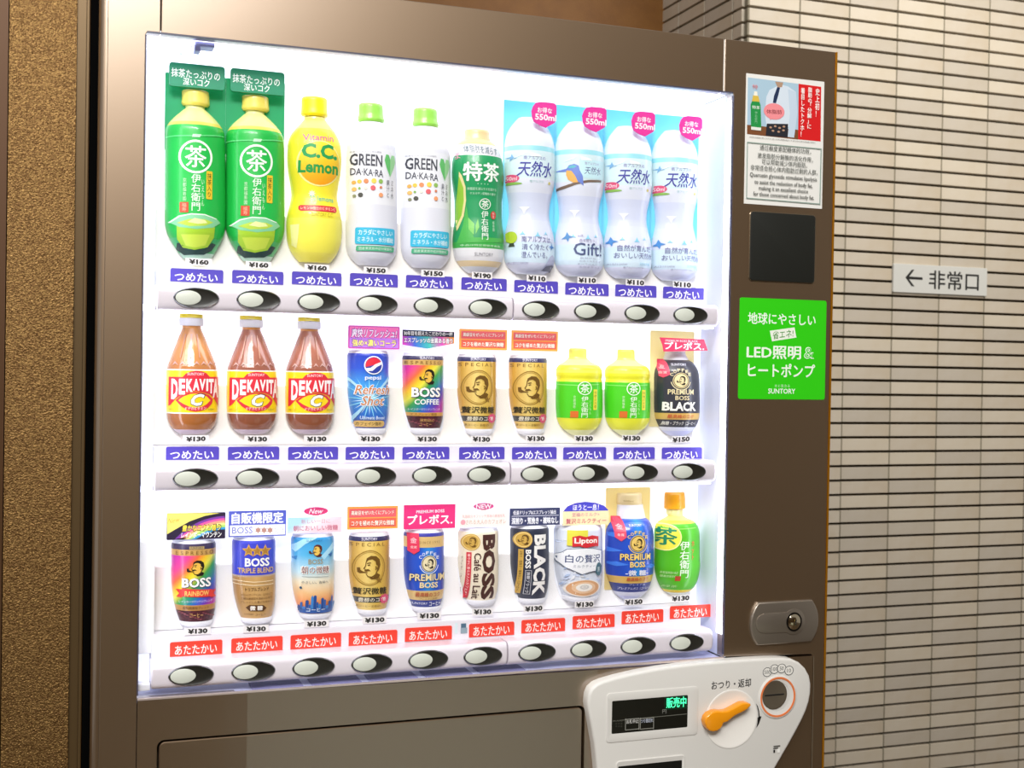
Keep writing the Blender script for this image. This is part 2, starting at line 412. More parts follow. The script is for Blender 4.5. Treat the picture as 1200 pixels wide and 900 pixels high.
for r in range(19, -63, -1):       # from the top down; the 300 nearest pieces are single tiles
    z = zt + r*TH + .0039
    if z+TH < FL or z > 2.5: continue
    for c in range(-1, 9):
        x = XC if c < 0 and cw > .03 else X0j + c*TW
        if c < 0 and cw <= .03: continue
        wd = (cw if c < 0 else TW)-.0052
        # in view?
        p = Vector((x+wd/2, YT, z+TH/2))-Vector(CAM); d = p.dot(fwd); u = 600+FOC*p.dot(cam_r)/d; v = 450-FOC*p.dot(cam_u)/d
        vis = -6 < v < 906 and u < 1225 and (u > 958 or v < 60)
        if vis and nt_ < 288:
            o = bpy.data.objects.new('tile', random.choice(corner if c < 0 else full)); C.objects.link(o); o.parent = wr; nt_ += 1
            o.location = (x+.0021, YT+random.uniform(0, .0008), z)
        else: box(rest, x+.0021, x+.0021+wd, YT, YT+.02, z, z+TH-.0078)
    for c in range(-1, 4):                 # the left return of the pillar
        y0 = YT if c < 0 else YT+Yc+c*TW; wd = (Yc if c < 0 else TW)-.0052
        if y0+wd > Yb-.002: wd = Yb-.002-y0
        if wd < .02: continue
        vis = z > CAM[2]+(1.55-CAM[2])*K and z < 1.6
        if vis and nt_ < 300 and (c < 0 or wd > TW*.9):
            o = bpy.data.objects.new('tile', random.choice(side_c if c < 0 else full)); C.objects.link(o); o.parent = wr; nt_ += 1
            o.rotation_euler = (0, 0, -PI/2); o.location = (XC, y0+.0021+wd+(.021 if c < 0 else 0), z)
            if c < 0: o.location.y = y0+.021+wd-.0; o.scale = ((wd-.021)/wd*1, 1, 1); o.location.y = y0+.0215+(wd-.021)
        else: box(rest, XC, XC+.02, y0+(.0215 if c < 0 else .0021), y0+.0021+wd, z, z+TH-.0078)
print('tiles', nt_)
o = link('tile_field', rest, tile_ms[0], wr); o['kind'] = 'stuff'
bm = bmesh.new()                           # upright joints, filled nearly flush and grey
for r in range(-62, 20):
    z = zt + r*TH + .0039
    if z+TH < FL or z > 2.5: continue
    for c in range(0, 10): box(bm, X0j+c*TW-.0028, X0j+c*TW+.0028, YT+.0022, YT+.021, z, z+TH-.0078)
    for c in range(0, 3): box(bm, XC+.003, XC+.021, YT+Yc+c*TW-.0028, YT+Yc+c*TW+.0028, z, z+TH-.0078)
o = link('grout', bm, M('#8a8371', .8, name='grey_grout'), wr); o['kind'] = 'stuff'
# opposite side of the corridor, behind the camera (it only shows as a reflection in the lacquer)
bm = bmesh.new(); box(bm, -3.2, 4.6, -4.3, -4.2, FL, 2.6)
struct('wall_front', bm, M('#7a6144', .7, name='dim_wall'))

x0 = at(289, 850)[0]; x1 = at(700, 850)[0]; bx0, bx1 = [x+(x-CAM[0])/-CAM[1]*1.70 for x in (x0, x1)]
rc = empty('reflection_box', ((bx0+bx1)/2, -1.9, FL), 'low glowing box added behind the camera for its reflection in the lower bronze panel', 'reflection helper')  # unseen box added only to give the lower panel a grey reflection
bm = bmesh.new(); box(bm, bx0, bx1, -2.15, -1.703, FL, -.38, .004); link('body', bm, M('#77736c', .5), rc)
bm = bmesh.new(); box(bm, bx0+.002, bx1-.002, -1.7025, -1.70, FL+.004, -.384); link('reflection_glow', bm, M('#e2ecdc', .6, emit=.38, name='reflection_glow'), rc)

# exit direction sign on the tiles
def signat(px, py): return at(px, py, YT-.008)
s0, s1 = signat(1047.5, 309), signat(1156.5, 347.5)
ex = empty('exit_sign', ((s0[0]+s1[0])/2, YT, s1[1]-.002), 'white exit direction sign with black arrow and characters on the tiled wall', 'sign')
bm = bmesh.new(); x0, x1 = s0[0], s1[0]; zc = (signat(1101, 328)[1]); hh = (signat(1101, 311.7)[1]-signat(1101, 344.8)[1])/2
prism(bm, rrect(x0, x1, zc-hh, zc+hh, .003), YT-.008, YT-.0002, .001)
link('plate', bm, M('#d3d4d0', .4), ex)
s = Sheet(YT-.008, off=.0004)
s.t('非常口', 1118, 329, 58, 21.5, '#1c1c1c', .012)
s.poly([(1061, 325), (1068.5, 316), (1071.5, 316), (1065.4, 324), (1081, 325), (1081, 328), (1065.2, 327.2), (1071.5, 335.6), (1068, 335.2)], '#1c1c1c')
s.done(ex)

# ================================================================ vending machine
vm = empty('vending_machine', (.43, .35, FL), 'bronze metallic drinks vending machine with a bright lit display of three shelves', 'vending machine')
body_m = bpy.data.materials.new('bronze_lacquer'); body_m.use_nodes = True
nt = body_m.node_tree; b = nt.nodes['Principled BSDF']
b.inputs['Base Color'].default_value = rgb('#8e7251'); b.inputs['Metallic'].default_value = .9; b.inputs['Roughness'].default_value = .42
b.inputs['Coat Weight'].default_value = 1; b.inputs['Coat Roughness'].default_value = .30; b.inputs['Coat IOR'].default_value = 2.3
gl = nt.nodes.new('ShaderNodeBsdfGlossy'); gl.inputs['Roughness'].default_value = .012; mx = nt.nodes.new('ShaderNodeMixShader'); mx.inputs[0].default_value = .12
nt.links.new(b.outputs[0], mx.inputs[1]); nt.links.new(gl.outputs[0], mx.inputs[2]); nt.links.new(mx.outputs[0], nt.nodes['Material Output'].inputs[0])
tc = nt.nodes.new('ShaderNodeTexCoord'); n = nt.nodes.new('ShaderNodeTexNoise'); n.inputs['Scale'].default_value = 900; bp = nt.nodes.new('ShaderNodeBump'); bp.inputs['Strength'].default_value = .12; bp.inputs['Distance'].default_value = .0004
nt.links.new(tc.outputs['Object'], n.inputs['Vector']); nt.links.new(n.outputs['Fac'], bp.inputs['Height']); nt.links.new(bp.outputs[0], b.inputs['Normal'])
dark_m = M('#0c0c0b', .6, name='black_plastic')
W, H = .7578, .76
TOP, BOT = .8305, -.96
def plate(name, pts, mt=body_m, y0=0, y1=.018, bev=.0008, smooth=None):
    bm = bmesh.new(); prism(bm, pts, y0, y1, bev); return link(name, bm, mt, vm, smooth)
plate('left_column', [(-.0415, BOT), (-.0004, BOT), (-.0004, H-.004), (.0012, H-.001), (.004, H), (.0156, H), (.0156, TOP), (-.0415, TOP)])
plate('top_panel', [(.0166, H), (.7418, H), (.7418, TOP), (.0166, TOP)])
seam_x, seam_z = .8995, -.0050
RX = .9165
plate('right_column', [(W, 0.0008), (W+.003, .0008), (seam_x-.004, seam_z+.0008), (seam_x, seam_z-.003), (seam_x+.0005, BOT), (RX, BOT), (RX, TOP), (.7432, TOP), (.7432, H), (W-.004, H), (W-.0012, H-.001), (W, H-.004)])
bm = bmesh.new(); box(bm, .7418, .7432, .001, .01, H+.001, TOP-.001); link('seam_light_leak', bm, M('#f4efe6', .3, emit=.25, name='seam_leak_glow'), vm)  # glowing strip stands in for light leaking through the seam
# rounded left edge and black gasket
bm = bmesh.new(); r = .0092; P = [(-.0415-r*math.sin(a), r-r*math.cos(a)) for a in [PI/2*i/8 for i in range(9)]]
loft(bm, [[(x, y, z) for x, y in P]+[(-.0415, .0132, z)] for z in (BOT, TOP)], True, True)
link('rounded_edge', bm, body_m, vm, 40)
bm = bmesh.new(); box(bm, -.0588, -.0425, .0260, .078, BOT, TOP); gm = M('#020202', .9, name='black_gasket'); gm.node_tree.nodes['Principled BSDF'].inputs['Specular IOR Level'].default_value = .05; link('gasket', bm, gm, vm)
bm = bmesh.new(); box(bm, RX+.0002, RX+.0028, -.001, .06, BOT, TOP, .0006); link('edge_strip', bm, M('#d8921e', .3, metal=.8, name='edge_reflection_gold'), vm)  # orange edge reflection put into the gold colour of the trim
# lower panel with the flap opening
fx0, fx1, fz1, fz0 = .0222, .5556, -.0490, -.50
OX, OZ = seam_x-.0010, -.0008
lo = [(0.0003, BOT), (OX, BOT), (OX, seam_z-.003), (OX-.003, seam_z), (W+.002, OZ), (0.0003, OZ)]
bm = bmesh.new()
outl = [(.0003, BOT), (OX, BOT), (OX, seam_z-.0015), (.0003, OZ)]
hole = rrect(fx0, fx1, fz0, fz1, .0085, 6)
# outline with as many points as the hole (7 per corner)
oc = [(.0003, BOT), (OX, BOT), (OX, seam_z-.0015), (.0003, OZ)]
outer = [p for p in oc for _ in range(7)]
A = [[bm.verts.new((x, y, z)) for x, z in hole] for y in (0, .018)]; Bv = [[bm.verts.new((x, y, z)) for x, z in oc] for y in (0, .018)]
for k in range(4):
    for i in range(6): bm.faces.new((Bv[0][k], A[0][k*7+i+1], A[0][k*7+i]))
    bm.faces.new((Bv[0][k], Bv[0][(k+1) % 4], A[0][(k*7+7) % 28], A[0][k*7+6]))
    bm.faces.new((Bv[0][k], Bv[1][k], Bv[1][(k+1) % 4], Bv[0][(k+1) % 4]))
rim = []
for i in range(28): bm.faces.new((A[0][i], A[0][(i+1) % 28], A[1][(i+1) % 28], A[1][i]))
bmesh.ops.recalc_face_normals(bm, faces=bm.faces)
link('lower_panel', bm, body_m, vm)
bm = bmesh.new(); prism(bm, rrect(fx0+.0026, fx1-.0026, fz0+.002, fz1-.0030, .0068, 6), .0022, .016, .0014, 3); link('lower_flap', bm, body_m, vm)
# window edge: reflection highlight put in as a thin pale lip
bm = bmesh.new(); box(bm, .0, W, -.0006, .004, -.0018, .0006, .0004); link('lip_highlight', bm, M('#e8d8d2', .25, metal=.6), vm)
bm = bmesh.new()
for z0, z1, xx0, xx1 in ((H-.001, H+.0006, .001, W-.001),): box(bm, xx0, xx1, -.0003, .004, z0, z1)
box(bm, -.0006, .0008, -.0003, .004, .004, H-.004); box(bm, W-.0008, W+.0006, -.0003, .004, .004, H-.004)
link('window_trim', bm, M('#4c4858', .4), vm)
# cabinet behind the front
bm = bmesh.new(); x0, x1 = -.0410, RX-.0005
box(bm, x0, x1, .0835, .70, BOT, TOP); box(bm, x0, x1, .0185, .083, BOT, -.006); box(bm, x0, x1, .0185, .083, H+.004, TOP)
box(bm, x0, -.004, .0185, .083, -.0055, H+.0035); box(bm, W+.004, x1, .0185, .083, -.0055, H+.0035)
link('cabinet', bm, M('#4d4436', .5, metal=.6, name='cabinet_sheet'), vm)
for x in (.05, .82):
    for y in (.1, .62): bm = bmesh.new(); box(bm, x-.03, x+.03, y-.03, y+.03, FL, BOT); link('foot', bm, dark_m, vm)

# ---- display interior
LEDC, LEDS, LED = 1.9, 5.2, 4.6
back_m = M('#eef0fb', .6, emit=.80, name='backlit_panel')
white_m = M('#f1f2fb', .45, name='display_white')
side_m = M('#dfe5fa', .4, name='display_side')
bm = bmesh.new(); box(bm, 0.0, W, .0803, .083, .0, H); link('back_panel', bm, back_m, vm)
for xs in (-.0035, W+.0005): bm = bmesh.new(); box(bm, xs, xs+.003, .001, .083, 0, H); link('display_side', bm, side_m, vm)
bm = bmesh.new(); box(bm, .001, W-.001, .0045, .083, H+.0002, H+.0033); link('display_ceiling', bm, M('#f2f4ff', .5, emit=LEDC, name='ceiling_diffuser'), vm)
for xs in (-.0004, W-.0006): bm = bmesh.new(); box(bm, xs, xs+.001, .004, .020, .03, H-.01); link('side_light', bm, M('#eef2ff', .5, emit=LEDS, name='side_light'), vm)
bm = bmesh.new(); box(bm, 0, W, .0045, .083, -.005, -.0015); link('display_floor', bm, M('#c9cdf0', .35, name='lavender_ledge'), vm)
bm = bmesh.new()
x = at(293, 803, .03)[0]
for i in range(5): box(bm, x+i*.0713, x+i*.0713+.061, .012, .045, -.0017, -.0007)
link('floor_slot', bm, M('#8886b4', .5), vm)
def led(z, x0=.02, x1=.74, y0=.030, y1=.040):
    bm = bmesh.new(); box(bm, x0, x1, y0, y1, z-.002, z); link('led_strip', bm, M('#f4f6ff', .5, emit=LED, name='led_light'), vm)
# lamp tube beside the right wall and the small lilac clip at the top left
ax, az = at(229, 54, .022); bx, bz_ = at(252, 46, .022)
bm = bmesh.new(); box(bm, ax, bx, .022, .045, az+.0005, bz_+.001, .002); box(bm, ax-.001, ax+.006, .022, .040, az-.0055, az+.002, .0012); link('cable_clip', bm, M('#a7a9e6', .4), vm)
bm = bmesh.new(); P = [at(223, 41, .045), at(222.5, 47, .045), at(225, 53, .045), at(223.5, 58, .045)]
loft(bm, [[(x+.0006*math.cos(a), .045+.0006*math.sin(a), z) for a in (0, 2, 4)] for x, z in P], True); link('cable', bm, M('#7c7f99', .5), vm)
for px_, py_ in ((212, 63), (666, 93.5), (722, 99.5), (296, 55), (299, 60)):
    bm = bmesh.new(); x, z = at(px_, py_, .08); loft(bm, [at_y(ell(x, z, .0016, .0016, 10), .0805), at_y(ell(x, z, .0012, .0012, 10), .0785)], False)
    link('screw', bm, M('#c6c9d6', .4), vm)
# pane
pm = bpy.data.materials.new('clear_pane'); pm.use_nodes = True; nt = pm.node_tree; nt.nodes.clear()
oo = nt.nodes.new('ShaderNodeOutputMaterial'); tr = nt.nodes.new('ShaderNodeBsdfTransparent'); gl = nt.nodes.new('ShaderNodeBsdfGlossy'); mx = nt.nodes.new('ShaderNodeMixShader')
gl.inputs['Roughness'].default_value = .02; mx.inputs[0].default_value = .006; nt.links.new(tr.outputs[0], mx.inputs[1]); nt.links.new(gl.outputs[0], mx.inputs[2]); nt.links.new(mx.outputs[0], oo.inputs[0])
bm = bmesh.new(); box(bm, .0008, W-.0008, .0012, .0024, .0008, H-.0012); link('display_pane', bm, pm, vm)

tray_m = M('#efece6', .45, name='tray_cream'); bar_m = M('#e3dce5', .28, coat=.3, name='bar_white')
lens_m = M('#d6dbd0', .45, name='button_lens'); bez_m = M('#22211c', .38, name='button_black'); rim_m = M('#8d8d90', .2, metal=.9, name='button_rim')
cold_m = M('#5347b4', .4, name='cold_purple'); hot_m = M('#e8402f', .4, name='hot_red')
def bar_profile():
    P = [(.040, -.0150)] + [(.0145-.0085*math.sin(a), -.0065-.0085*math.cos(a)) for a in [PI/2*i/6 for i in range(7)]] + [(.0053, 0)] + [(.0145-.0085*math.cos(a), .0065+.0085*math.sin(a)) for a in [PI/2*i/6 for i in range(7)]] + [(.040, .0150)]
    return P
BZ = (.4600, .2508, .0222)
BX = [[.0600+.0713*i-.0006*(i > 4) for i in range(10)], [.0618+.0712*i for i in range(10)], [.0600+.0714*i+(.0015 if i > 5 else 0) for i in range(10)]]
for row, bz in enumerate(BZ):
    for k, (xa, xb) in enumerate(((.0155, .4505), (.4515, .7472))):
        bm = bmesh.new(); prof = bar_profile()
        ks = [(xa, .0016), (xa+.0016, 0), (xb-.0016, 0), (xb, .0016)] if k == 0 else [(xa, .0004), (xa+.0006, 0), (xb-.006, 0), (xb-.003, .0012), (xb-.0008, .004), (xb, .008)]
        loft(bm, [[(x, min(.04, y+q), max(-1, min(1, (z)/.015))*(.015-q*.6)+bz) for y, z in prof] for x, q in ks], True, True)
        link('button_bar', bm, bar_m, vm, 35)
    bm = bmesh.new(); box(bm, .0012, .0150, .012, .030, bz-.0165, bz-.008, .002); link('bar_hanger', bm, M('#e6e8f2', .4), vm)
    # shelf behind the bar carrying the hot or cold labels, and the tray card above it
    ztop = bz+(.0345 if row < 2 else .0400)
    bm = bmesh.new(); box(bm, .0175, .7440, .0402, .0795, bz-.0128, ztop, .0008); link('shelf', bm, M('#e6e4ec', .4), vm)
    bm = bmesh.new(); box(bm, .0175, .7440, .0712, .0795, ztop+.0004, bz+.108 if row < 2 else bz+.118, .0015); link('tray', bm, tray_m if row < 2 else M('#f0eff0', .45), vm)
    if row < 2: led(bz-.0152, y0=.012, y1=.034)
    for i in range(10):
        x = BX[row][i]; bm = bmesh.new()
        def dome(y): return y
        loft(bm, [at_y(ell(x, bz, .0256, .0118, 40), .0062), at_y(ell(x, bz, .0258, .0120, 40), .0046), at_y(ell(x, bz, .0248, .0110, 40), .0036)], False, False, 1)
        loft(bm, [at_y(ell(x, bz, .0248, .0110, 40), .0036), at_y(ell(x, bz, .0235, .0100, 40), .0040), at_y(ell(x, bz, .018, .0075, 40), .0046)], False, True, 0)
        bt = link('button', bm, [bez_m, rim_m], vm, 50)
        bm = bmesh.new(); xl = x-.0092
        loft(bm, [at_y(ell(xl, bz, .0143, .0084, 32), .0050), at_y(ell(xl, bz, .0143, .0084, 32), .0034), at_y(ell(xl, bz, .0134, .0077, 32), .0030)], False, True)
        link('button_lens', bm, lens_m, bt, 50)

LBL = [[(199.5, 261.5), (272, 332), (342, 400), (410, 466), (475.6, 530.4), (540.6, 593.6), (602.6, 653.7), (662.4, 713), (721, 769), (777, 824.5)],
       [(194.4, 256.6), (267, 327), (337.6, 396), (405, 462), (471.6, 526.4), (538, 591), (600, 652), (660, 710), (719, 767), (775.6, 822.4)],
       [(199, 260.4), (271, 331), (340.4, 399.6), (408.6, 465.4), (474.4, 529.4), (549.6, 602.4), (611, 662), (671, 720), (728.5, 777), (785, 833)]]
LY = [(323, 325, 326.5, 328.3, 330.4, 333, 336, 339, 341, 343.5), (531,)*10, (759.5, 755, 751, 747.5, 742.5, 737.5, 733, 728.3, 722.5, 716.6)]
YL = .0399
for row in range(3):
    for i, (l, r) in enumerate(LBL[row]):
        x0 = at(l, LY[row][i], YL)[0]; x1 = at(r, LY[row][i], YL)[0]
        zc = at((l+r)/2, LY[row][i], YL)[1]; zb = BZ[row]+.0155; hz = .0156 if row < 2 else .0172
        zb = zc-hz/2
        bm = bmesh.new(); prism(bm, rrect(x0, x1, zb, zb+hz, .0022, 4, (0, 0, 1, 1)), YL-.0008, YL+.0002)
        lb = link('temperature_label', bm, cold_m if row < 2 else hot_m, vm)
        s = Sheet(YL-.0008, off=.0001)
        if row < 2: s.t('つめたい', (l+r)/2-.5, LY[row][i]+2.0, (r-l)*.81, 9.6, '#f6f4ff', .018)
        else: s.t('あたたかい', (l+r)/2, LY[row][i]+1.4, (r-l)*.80, 10.6, '#ffe9e4', .012)
        s.done(lb)
PR = [[(233, 307, '160'), (303, 310.6, '160'), (371.5, 314, '160'), (440.5, 317, '150'), (507.5, 320.5, '150'), (565, 323, '190'), (629, 326.3, '110'), (688, 328.6, '110'), (744.5, 331, '110'), (799.5, 333.6, '110')],
      [(229.5, 514.4, '130'), (301.5, 514.6, '130'), (371, 514.5, '130'), (434, 514.3, '130'), (500.5, 514.6, '130'), (564, 514.8, '130'), (628, 514, '130'), (684.5, 514, '130'), (740, 513.6, '130'), (798, 515, '150')],
      [(231.6, 739.6, '130'), (300, 737, '130'), (371, 731, '130'), (439, 726.6, '130'), (503, 721.6, '130'), (565.4, 717, '130'), (625.4, 713.2, '130'), (685, 708.4, '130'), (742.6, 705.4, '150'), (797.6, 701.2, '130')]]
rt = random.Random(3)
for row in range(3):
    for i, (x, y, p) in enumerate(PR[row]):
        wd, hh = (27, 8.0) if i < 5 else (24, 8.0)
        cx, cz = at(x, y, .0386); tl = rt.uniform(-.035, .035)
        if (row, i) == (1, 9): tl = .07
        bm = bmesh.new(); a, b = wd/2*.0010, hh/2*.00098
        box(bm, cx-a*1.14, cx+a*1.14, .0386, .0394, cz-b*1.1, cz+b*1.1, .0003)
        box(bm, cx-.004, cx+.004, .0394, .0402, cz-b*.9, cz-b*.3)
        tg = link('price_tag', bm, M('#ece9ea', .35, name='tag_film'), vm)
        s = Sheet(.0386, off=.0001); s.t('¥'+p, x, y, wd*.86, hh*.74, '#2a2826', .055, tilt=tl); s.done(tg)
# pale block and small stickers on the lowest shelf
cx0, cz0 = at(160, 767, .05); cx1, cz1 = at(182, 634, .05)
bm = bmesh.new(); box(bm, .0015, cx1, .05, .078, cz0, cz1, .0015); link('side_block', bm, M('#efeeea', .45), vm)
s = Sheet(YL, off=.0006); s.rect(540, 730.5, 546, 741.5, '#4e6d84', part='code_sticker'); s.rect(539.6, 735.5, 547.4, 742, '#8fa2ae', part='code_sticker'); s.rect(533, 730, 536, 742, '#d5e6ea', part='code_sticker'); s.done(vm)

# ---- right column fittings
def bez(name, x0, x1, z0, z1, r, y0, y1, mt, parent=vm, bev=.001, sm=45):
    bm = bmesh.new(); prism(bm, rrect(x0, x1, z0, z1, r, 6), y0, y1, bev, 3); return link(name, bm, mt, parent, sm)
a0, a1 = at(878.5, 290)[0], at(954, 290)[0]; z1, z0 = at(916, 250.4)[1], at(916, 330)[1]
cr = bez('card_reader', a0-.0012, a1+.0014, z0-.0014, z1+.001, .0055, -.0014, .0, M('#8d7f6b', .25, metal=.9, name='reader_rim'), bev=.0008)
bez('reader_window', a0, a1, z0, z1, .0045, -.0022, -.0015, M('#141611', .5, name='reader_glass'), cr, .0003)
# lock
a0, a1 = at(878, 730)[0], at(957.4, 730)[0]; z1, z0 = at(917, 704)[1], at(917, 753.6)[1]; zm = (z0+z1)/2; h2 = (z1-z0)/2
nick = M('#a0968a', .38, metal=.85, name='brushed_nickel')
def stadium(x0, x1, z0, z1, k=.011, n=8):
    P = []; zm = (z0+z1)/2; hz = (z1-z0)/2
    for sgn, X in ((1, x1), (-1, x0)):
        for i in range(n+1):
            a = -1+2*i/n; P.append((X-sgn*k*(abs(a)**2.2), zm+sgn*a*hz))
    return P
bm = bmesh.new(); prism(bm, stadium(a0, a1, z0, z1), -.0050, .0, .0022, 3); lk = link('lock_plate', bm, nick, vm, 40)
lx, lz = at(930, 728.5, -.005); hx = at(885.5, 731, -.005)[0]; r1 = .0178
P = []
for i in range(19):
    a = -2.25+4.5*i/18; P.append((lx+r1*1.0*math.cos(a), lz+r1*math.sin(a)))
P += [(hx+.012, lz+.0135)]+[(hx+.0115+.0115*math.cos(a), lz+.0-.0+.0130*math.sin(a)) for a in [PI/2+PI*i/8 for i in range(9)]]+[(hx+.012, lz-.0135)]
bm = bmesh.new(); prism(bm, P, -.0062, -.0049, .0005, 2); link('lock_escutcheon', bm, nick, lk, 40)
bm = bmesh.new(); loft(bm, [at_y(ell(lx, lz, .0122, .0132), -.0062), at_y(ell(lx, lz, .0122, .0132), -.0068), at_y(ell(lx, lz, .0104, .0112), -.0069)], False, True); link('lock_ring', bm, M('#2a2723', .3, metal=.8), lk, 40)
bm = bmesh.new(); loft(bm, [at_y(ell(lx, lz, .0100*k, .0108*k, 24), -.0068-.0035*(1-k*k)) for k in (1, .85, .6, .42)], False, True)
box(bm, lx-.0012, lx+.0012, -.0106, -.0098, lz-.005, lz+.005, .0003); link('lock_cylinder', bm, M('#c9bfa8', .12, metal=1, name='chrome'), lk, 30)
bm = bmesh.new(); box(bm, lx-.0006, lx+.0006, -.0111, -.0104, lz-.0038, lz+.0038); link('keyhole', bm, dark_m, lk)

# ---- coin panel
YP = -.016
def pq(x, y): return (x/3.75+660, y/3.75+700)
def zq(x, y): return (x/6.92+820, y/6.92+770)
pan_m = M('#dfddd8', .38, name='panel_white')
raw = [(108, 470), (112, 430), (124, 402), (146, 382), (178, 368), (240, 350), (320, 331), (420, 312), (520, 298), (620, 287), (720, 279), (820, 272), (900, 268), (960, 267), (1005, 271), (1040, 287), (1066, 312), (1084, 345), (1091, 380), (1090, 420), (1083, 460), (1070, 500), (1052, 540), (1025, 592), (990, 655), (935, 750)]
P = [at(*pq(*p), YP) for p in raw]
xl = at(*pq(150, 750), YP)
P += [(P[-1][0]-.04, P[-1][1]-.07), (P[-1][0]-.055, -.36), (xl[0]+.02, -.36), xl, at(*pq(140, 650), YP), at(*pq(124, 560), YP)]
P = P[::-1]
bm = bmesh.new(); prism(bm, P, YP, 0, .0042, 4); cp = link('coin_panel', bm, pan_m, vm, 60)
# display recess: sloping frame round a dark screen
def quad_ring(name, outer, inner, y0, y1, mt, parent):
    bm = bmesh.new(); A = [bm.verts.new((x, y0, z)) for x, z in outer]; B = [bm.verts.new((x, y1, z)) for x, z in inner]
    n = len(A)
    for i in range(n): bm.faces.new((A[i], A[(i+1) % n], B[(i+1) % n], B[i]))
    bmesh.ops.recalc_face_normals(bm, faces=bm.faces); return link(name, bm, mt, parent, 30)
def recess(px0, px1, py0, py1, ix0, ix1, iy0, iy1, skew, nm):
    """frame standing 1 mm proud that slopes in to the screen"""
    xm = (px0+px1)/2
    o = [(at(px0, py1)[0], at(xm, py1, YP)[1]), (at(px1, py1)[0], at(xm, py1, YP)[1])]
    X0, X1 = at(px0, (py0+py1)/2, YP)[0], at(px1, (py0+py1)/2, YP)[0]; Z0, Z1 = at(xm, py1, YP)[1], at(xm, py0, YP)[1]
    x0, x1 = at(ix0, (iy0+iy1)/2, YP)[0], at(ix1, (iy0+iy1)/2, YP)[0]; z0, z1 = at((ix0+ix1)/2, iy1, YP)[1], at((ix0+ix1)/2, iy0, YP)[1]
    return X0, X1, Z0, Z1, x0, x1, z0, z1
X0, X1, Z0, Z1, x0, x1, z0, z1 = recess(711.5, 816.5, 809.5, 864.5, 717, 805.6, 818, 856, 0, '')
bm = bmesh.new(); O = rrect(X0, X1, Z0, Z1, .004, 5); I = rrect(x0, x1, z0, z1, .0015, 5)
E1 = rrect(X0-.0012, X1+.0012, Z0-.0012, Z1+.0012, .005, 5)
loft(bm, [at_y(E1, YP+.0005), at_y(E1, YP-.0008), at_y(O, YP-.0012), at_y(I, YP-.0002)], False, False); link('screen_frame', bm, pan_m, cp, 25)
bm = bmesh.new(); prism(bm, I, YP-.0003, YP+.001); sc_ = link('screen', bm, M('#12120c', .3, coat=.2, name='screen_black'), cp)
s = Sheet(YP-.0003, off=.0001)
s.rect(779, 815.5, 805.4, 831, '#06331f', part='screen_lettering')
s.t('販売中', 792.6, 823.0, 23, 12, M('#49ffb0', .5, emit=1.3), .010, part='screen_lettering')
s.t('円', 778.5, 833.6, 4.6, 4.6, '#8c8c86', .0, part='screen_lettering')
s.poly([(718, 844.6), (804.6, 836.2), (804.6, 836.9), (718, 845.3)], '#6d6d64', part='screen_lettering')
for bx0, bx1, by in ((732.5, 749, 848), (749.8, 766, 847)):
    for q in ((bx0, by-6, bx1, by-5.4), (bx0, by+6.4, bx1, by+7), (bx0, by-6, bx0+.6, by+7), (bx1-.6, by-6, bx1, by+7)): s.rect(*q, '#a3a39b', part='screen_lettering')
s.t('お札中止', 741, 845.3, 14, 4.6, '#d8d8d4', .01, part='screen_lettering'); s.t('つり銭切れ', 758, 844.4, 14.5, 4.6, '#c8cfe0', .01, part='screen_lettering')
for i in range(3):
    for j in range(3): s.rect(721+i*3, 844+j*3, 722.8+i*3, 845.8+j*3, '#35352e', part='screen_lettering')
s.done(cp)
# note slot at the lower edge
X0, X1, Z0, Z1, x0, x1, z0, z1 = recess(722, 801, 889, 960, 724, 798.5, 894.5, 955, 0, '')
bm = bmesh.new(); O = rrect(X0, X1, Z0, Z1, .004, 5); I = rrect(x0, x1, z0, z1, .0012, 5); E1 = rrect(X0-.001, X1+.001, Z0-.001, Z1+.001, .005, 5)
loft(bm, [at_y(E1, YP+.0005), at_y(E1, YP-.0008), at_y(O, YP-.0012), at_y(I, YP-.0002)], False, False); link('note_slot_frame', bm, pan_m, cp, 25)
bm = bmesh.new(); prism(bm, I, YP-.0003, YP+.001); link('note_slot', bm, M('#0d0c0a', .35), cp)
# return lever
dx, dz = at(857, 842.5, YP); sx, sz = Sheet(YP).sc(857, 842.5); R = 34.4*sz
bm = bmesh.new(); loft(bm, [at_y(ell(dx, dz, R, R, 48), YP+.0005), at_y(ell(dx, dz, R, R, 48), YP-.0006), at_y(ell(dx, dz, R*.97, R*.97, 48), YP-.0010), at_y(ell(dx, dz, R*.93, R*.93, 48), YP+.0-.0004)], False, True)
link('lever_dish', bm, M('#f2efe9', .22, coat=.5, name='dish_white'), cp, 40)
lev = [(44, 525), (55, 490), (78, 462), (110, 446), (148, 438), (185, 442), (225, 438), (270, 416), (320, 388), (350, 374), (385, 371), (414, 380), (416, 396), (385, 428), (340, 452), (290, 476), (250, 506), (225, 528), (195, 535), (186, 560), (168, 585), (140, 602), (110, 607), (80, 600), (58, 575)]
bm = bmesh.new(); prism(bm, [at(*zq(*p), YP-.012) for p in lev][::-1], YP-.0125, YP-.0008, .0022, 3)
link('return_lever', bm, M('#f39a10', .28, coat=.4, name='orange_plastic'), cp, 50)
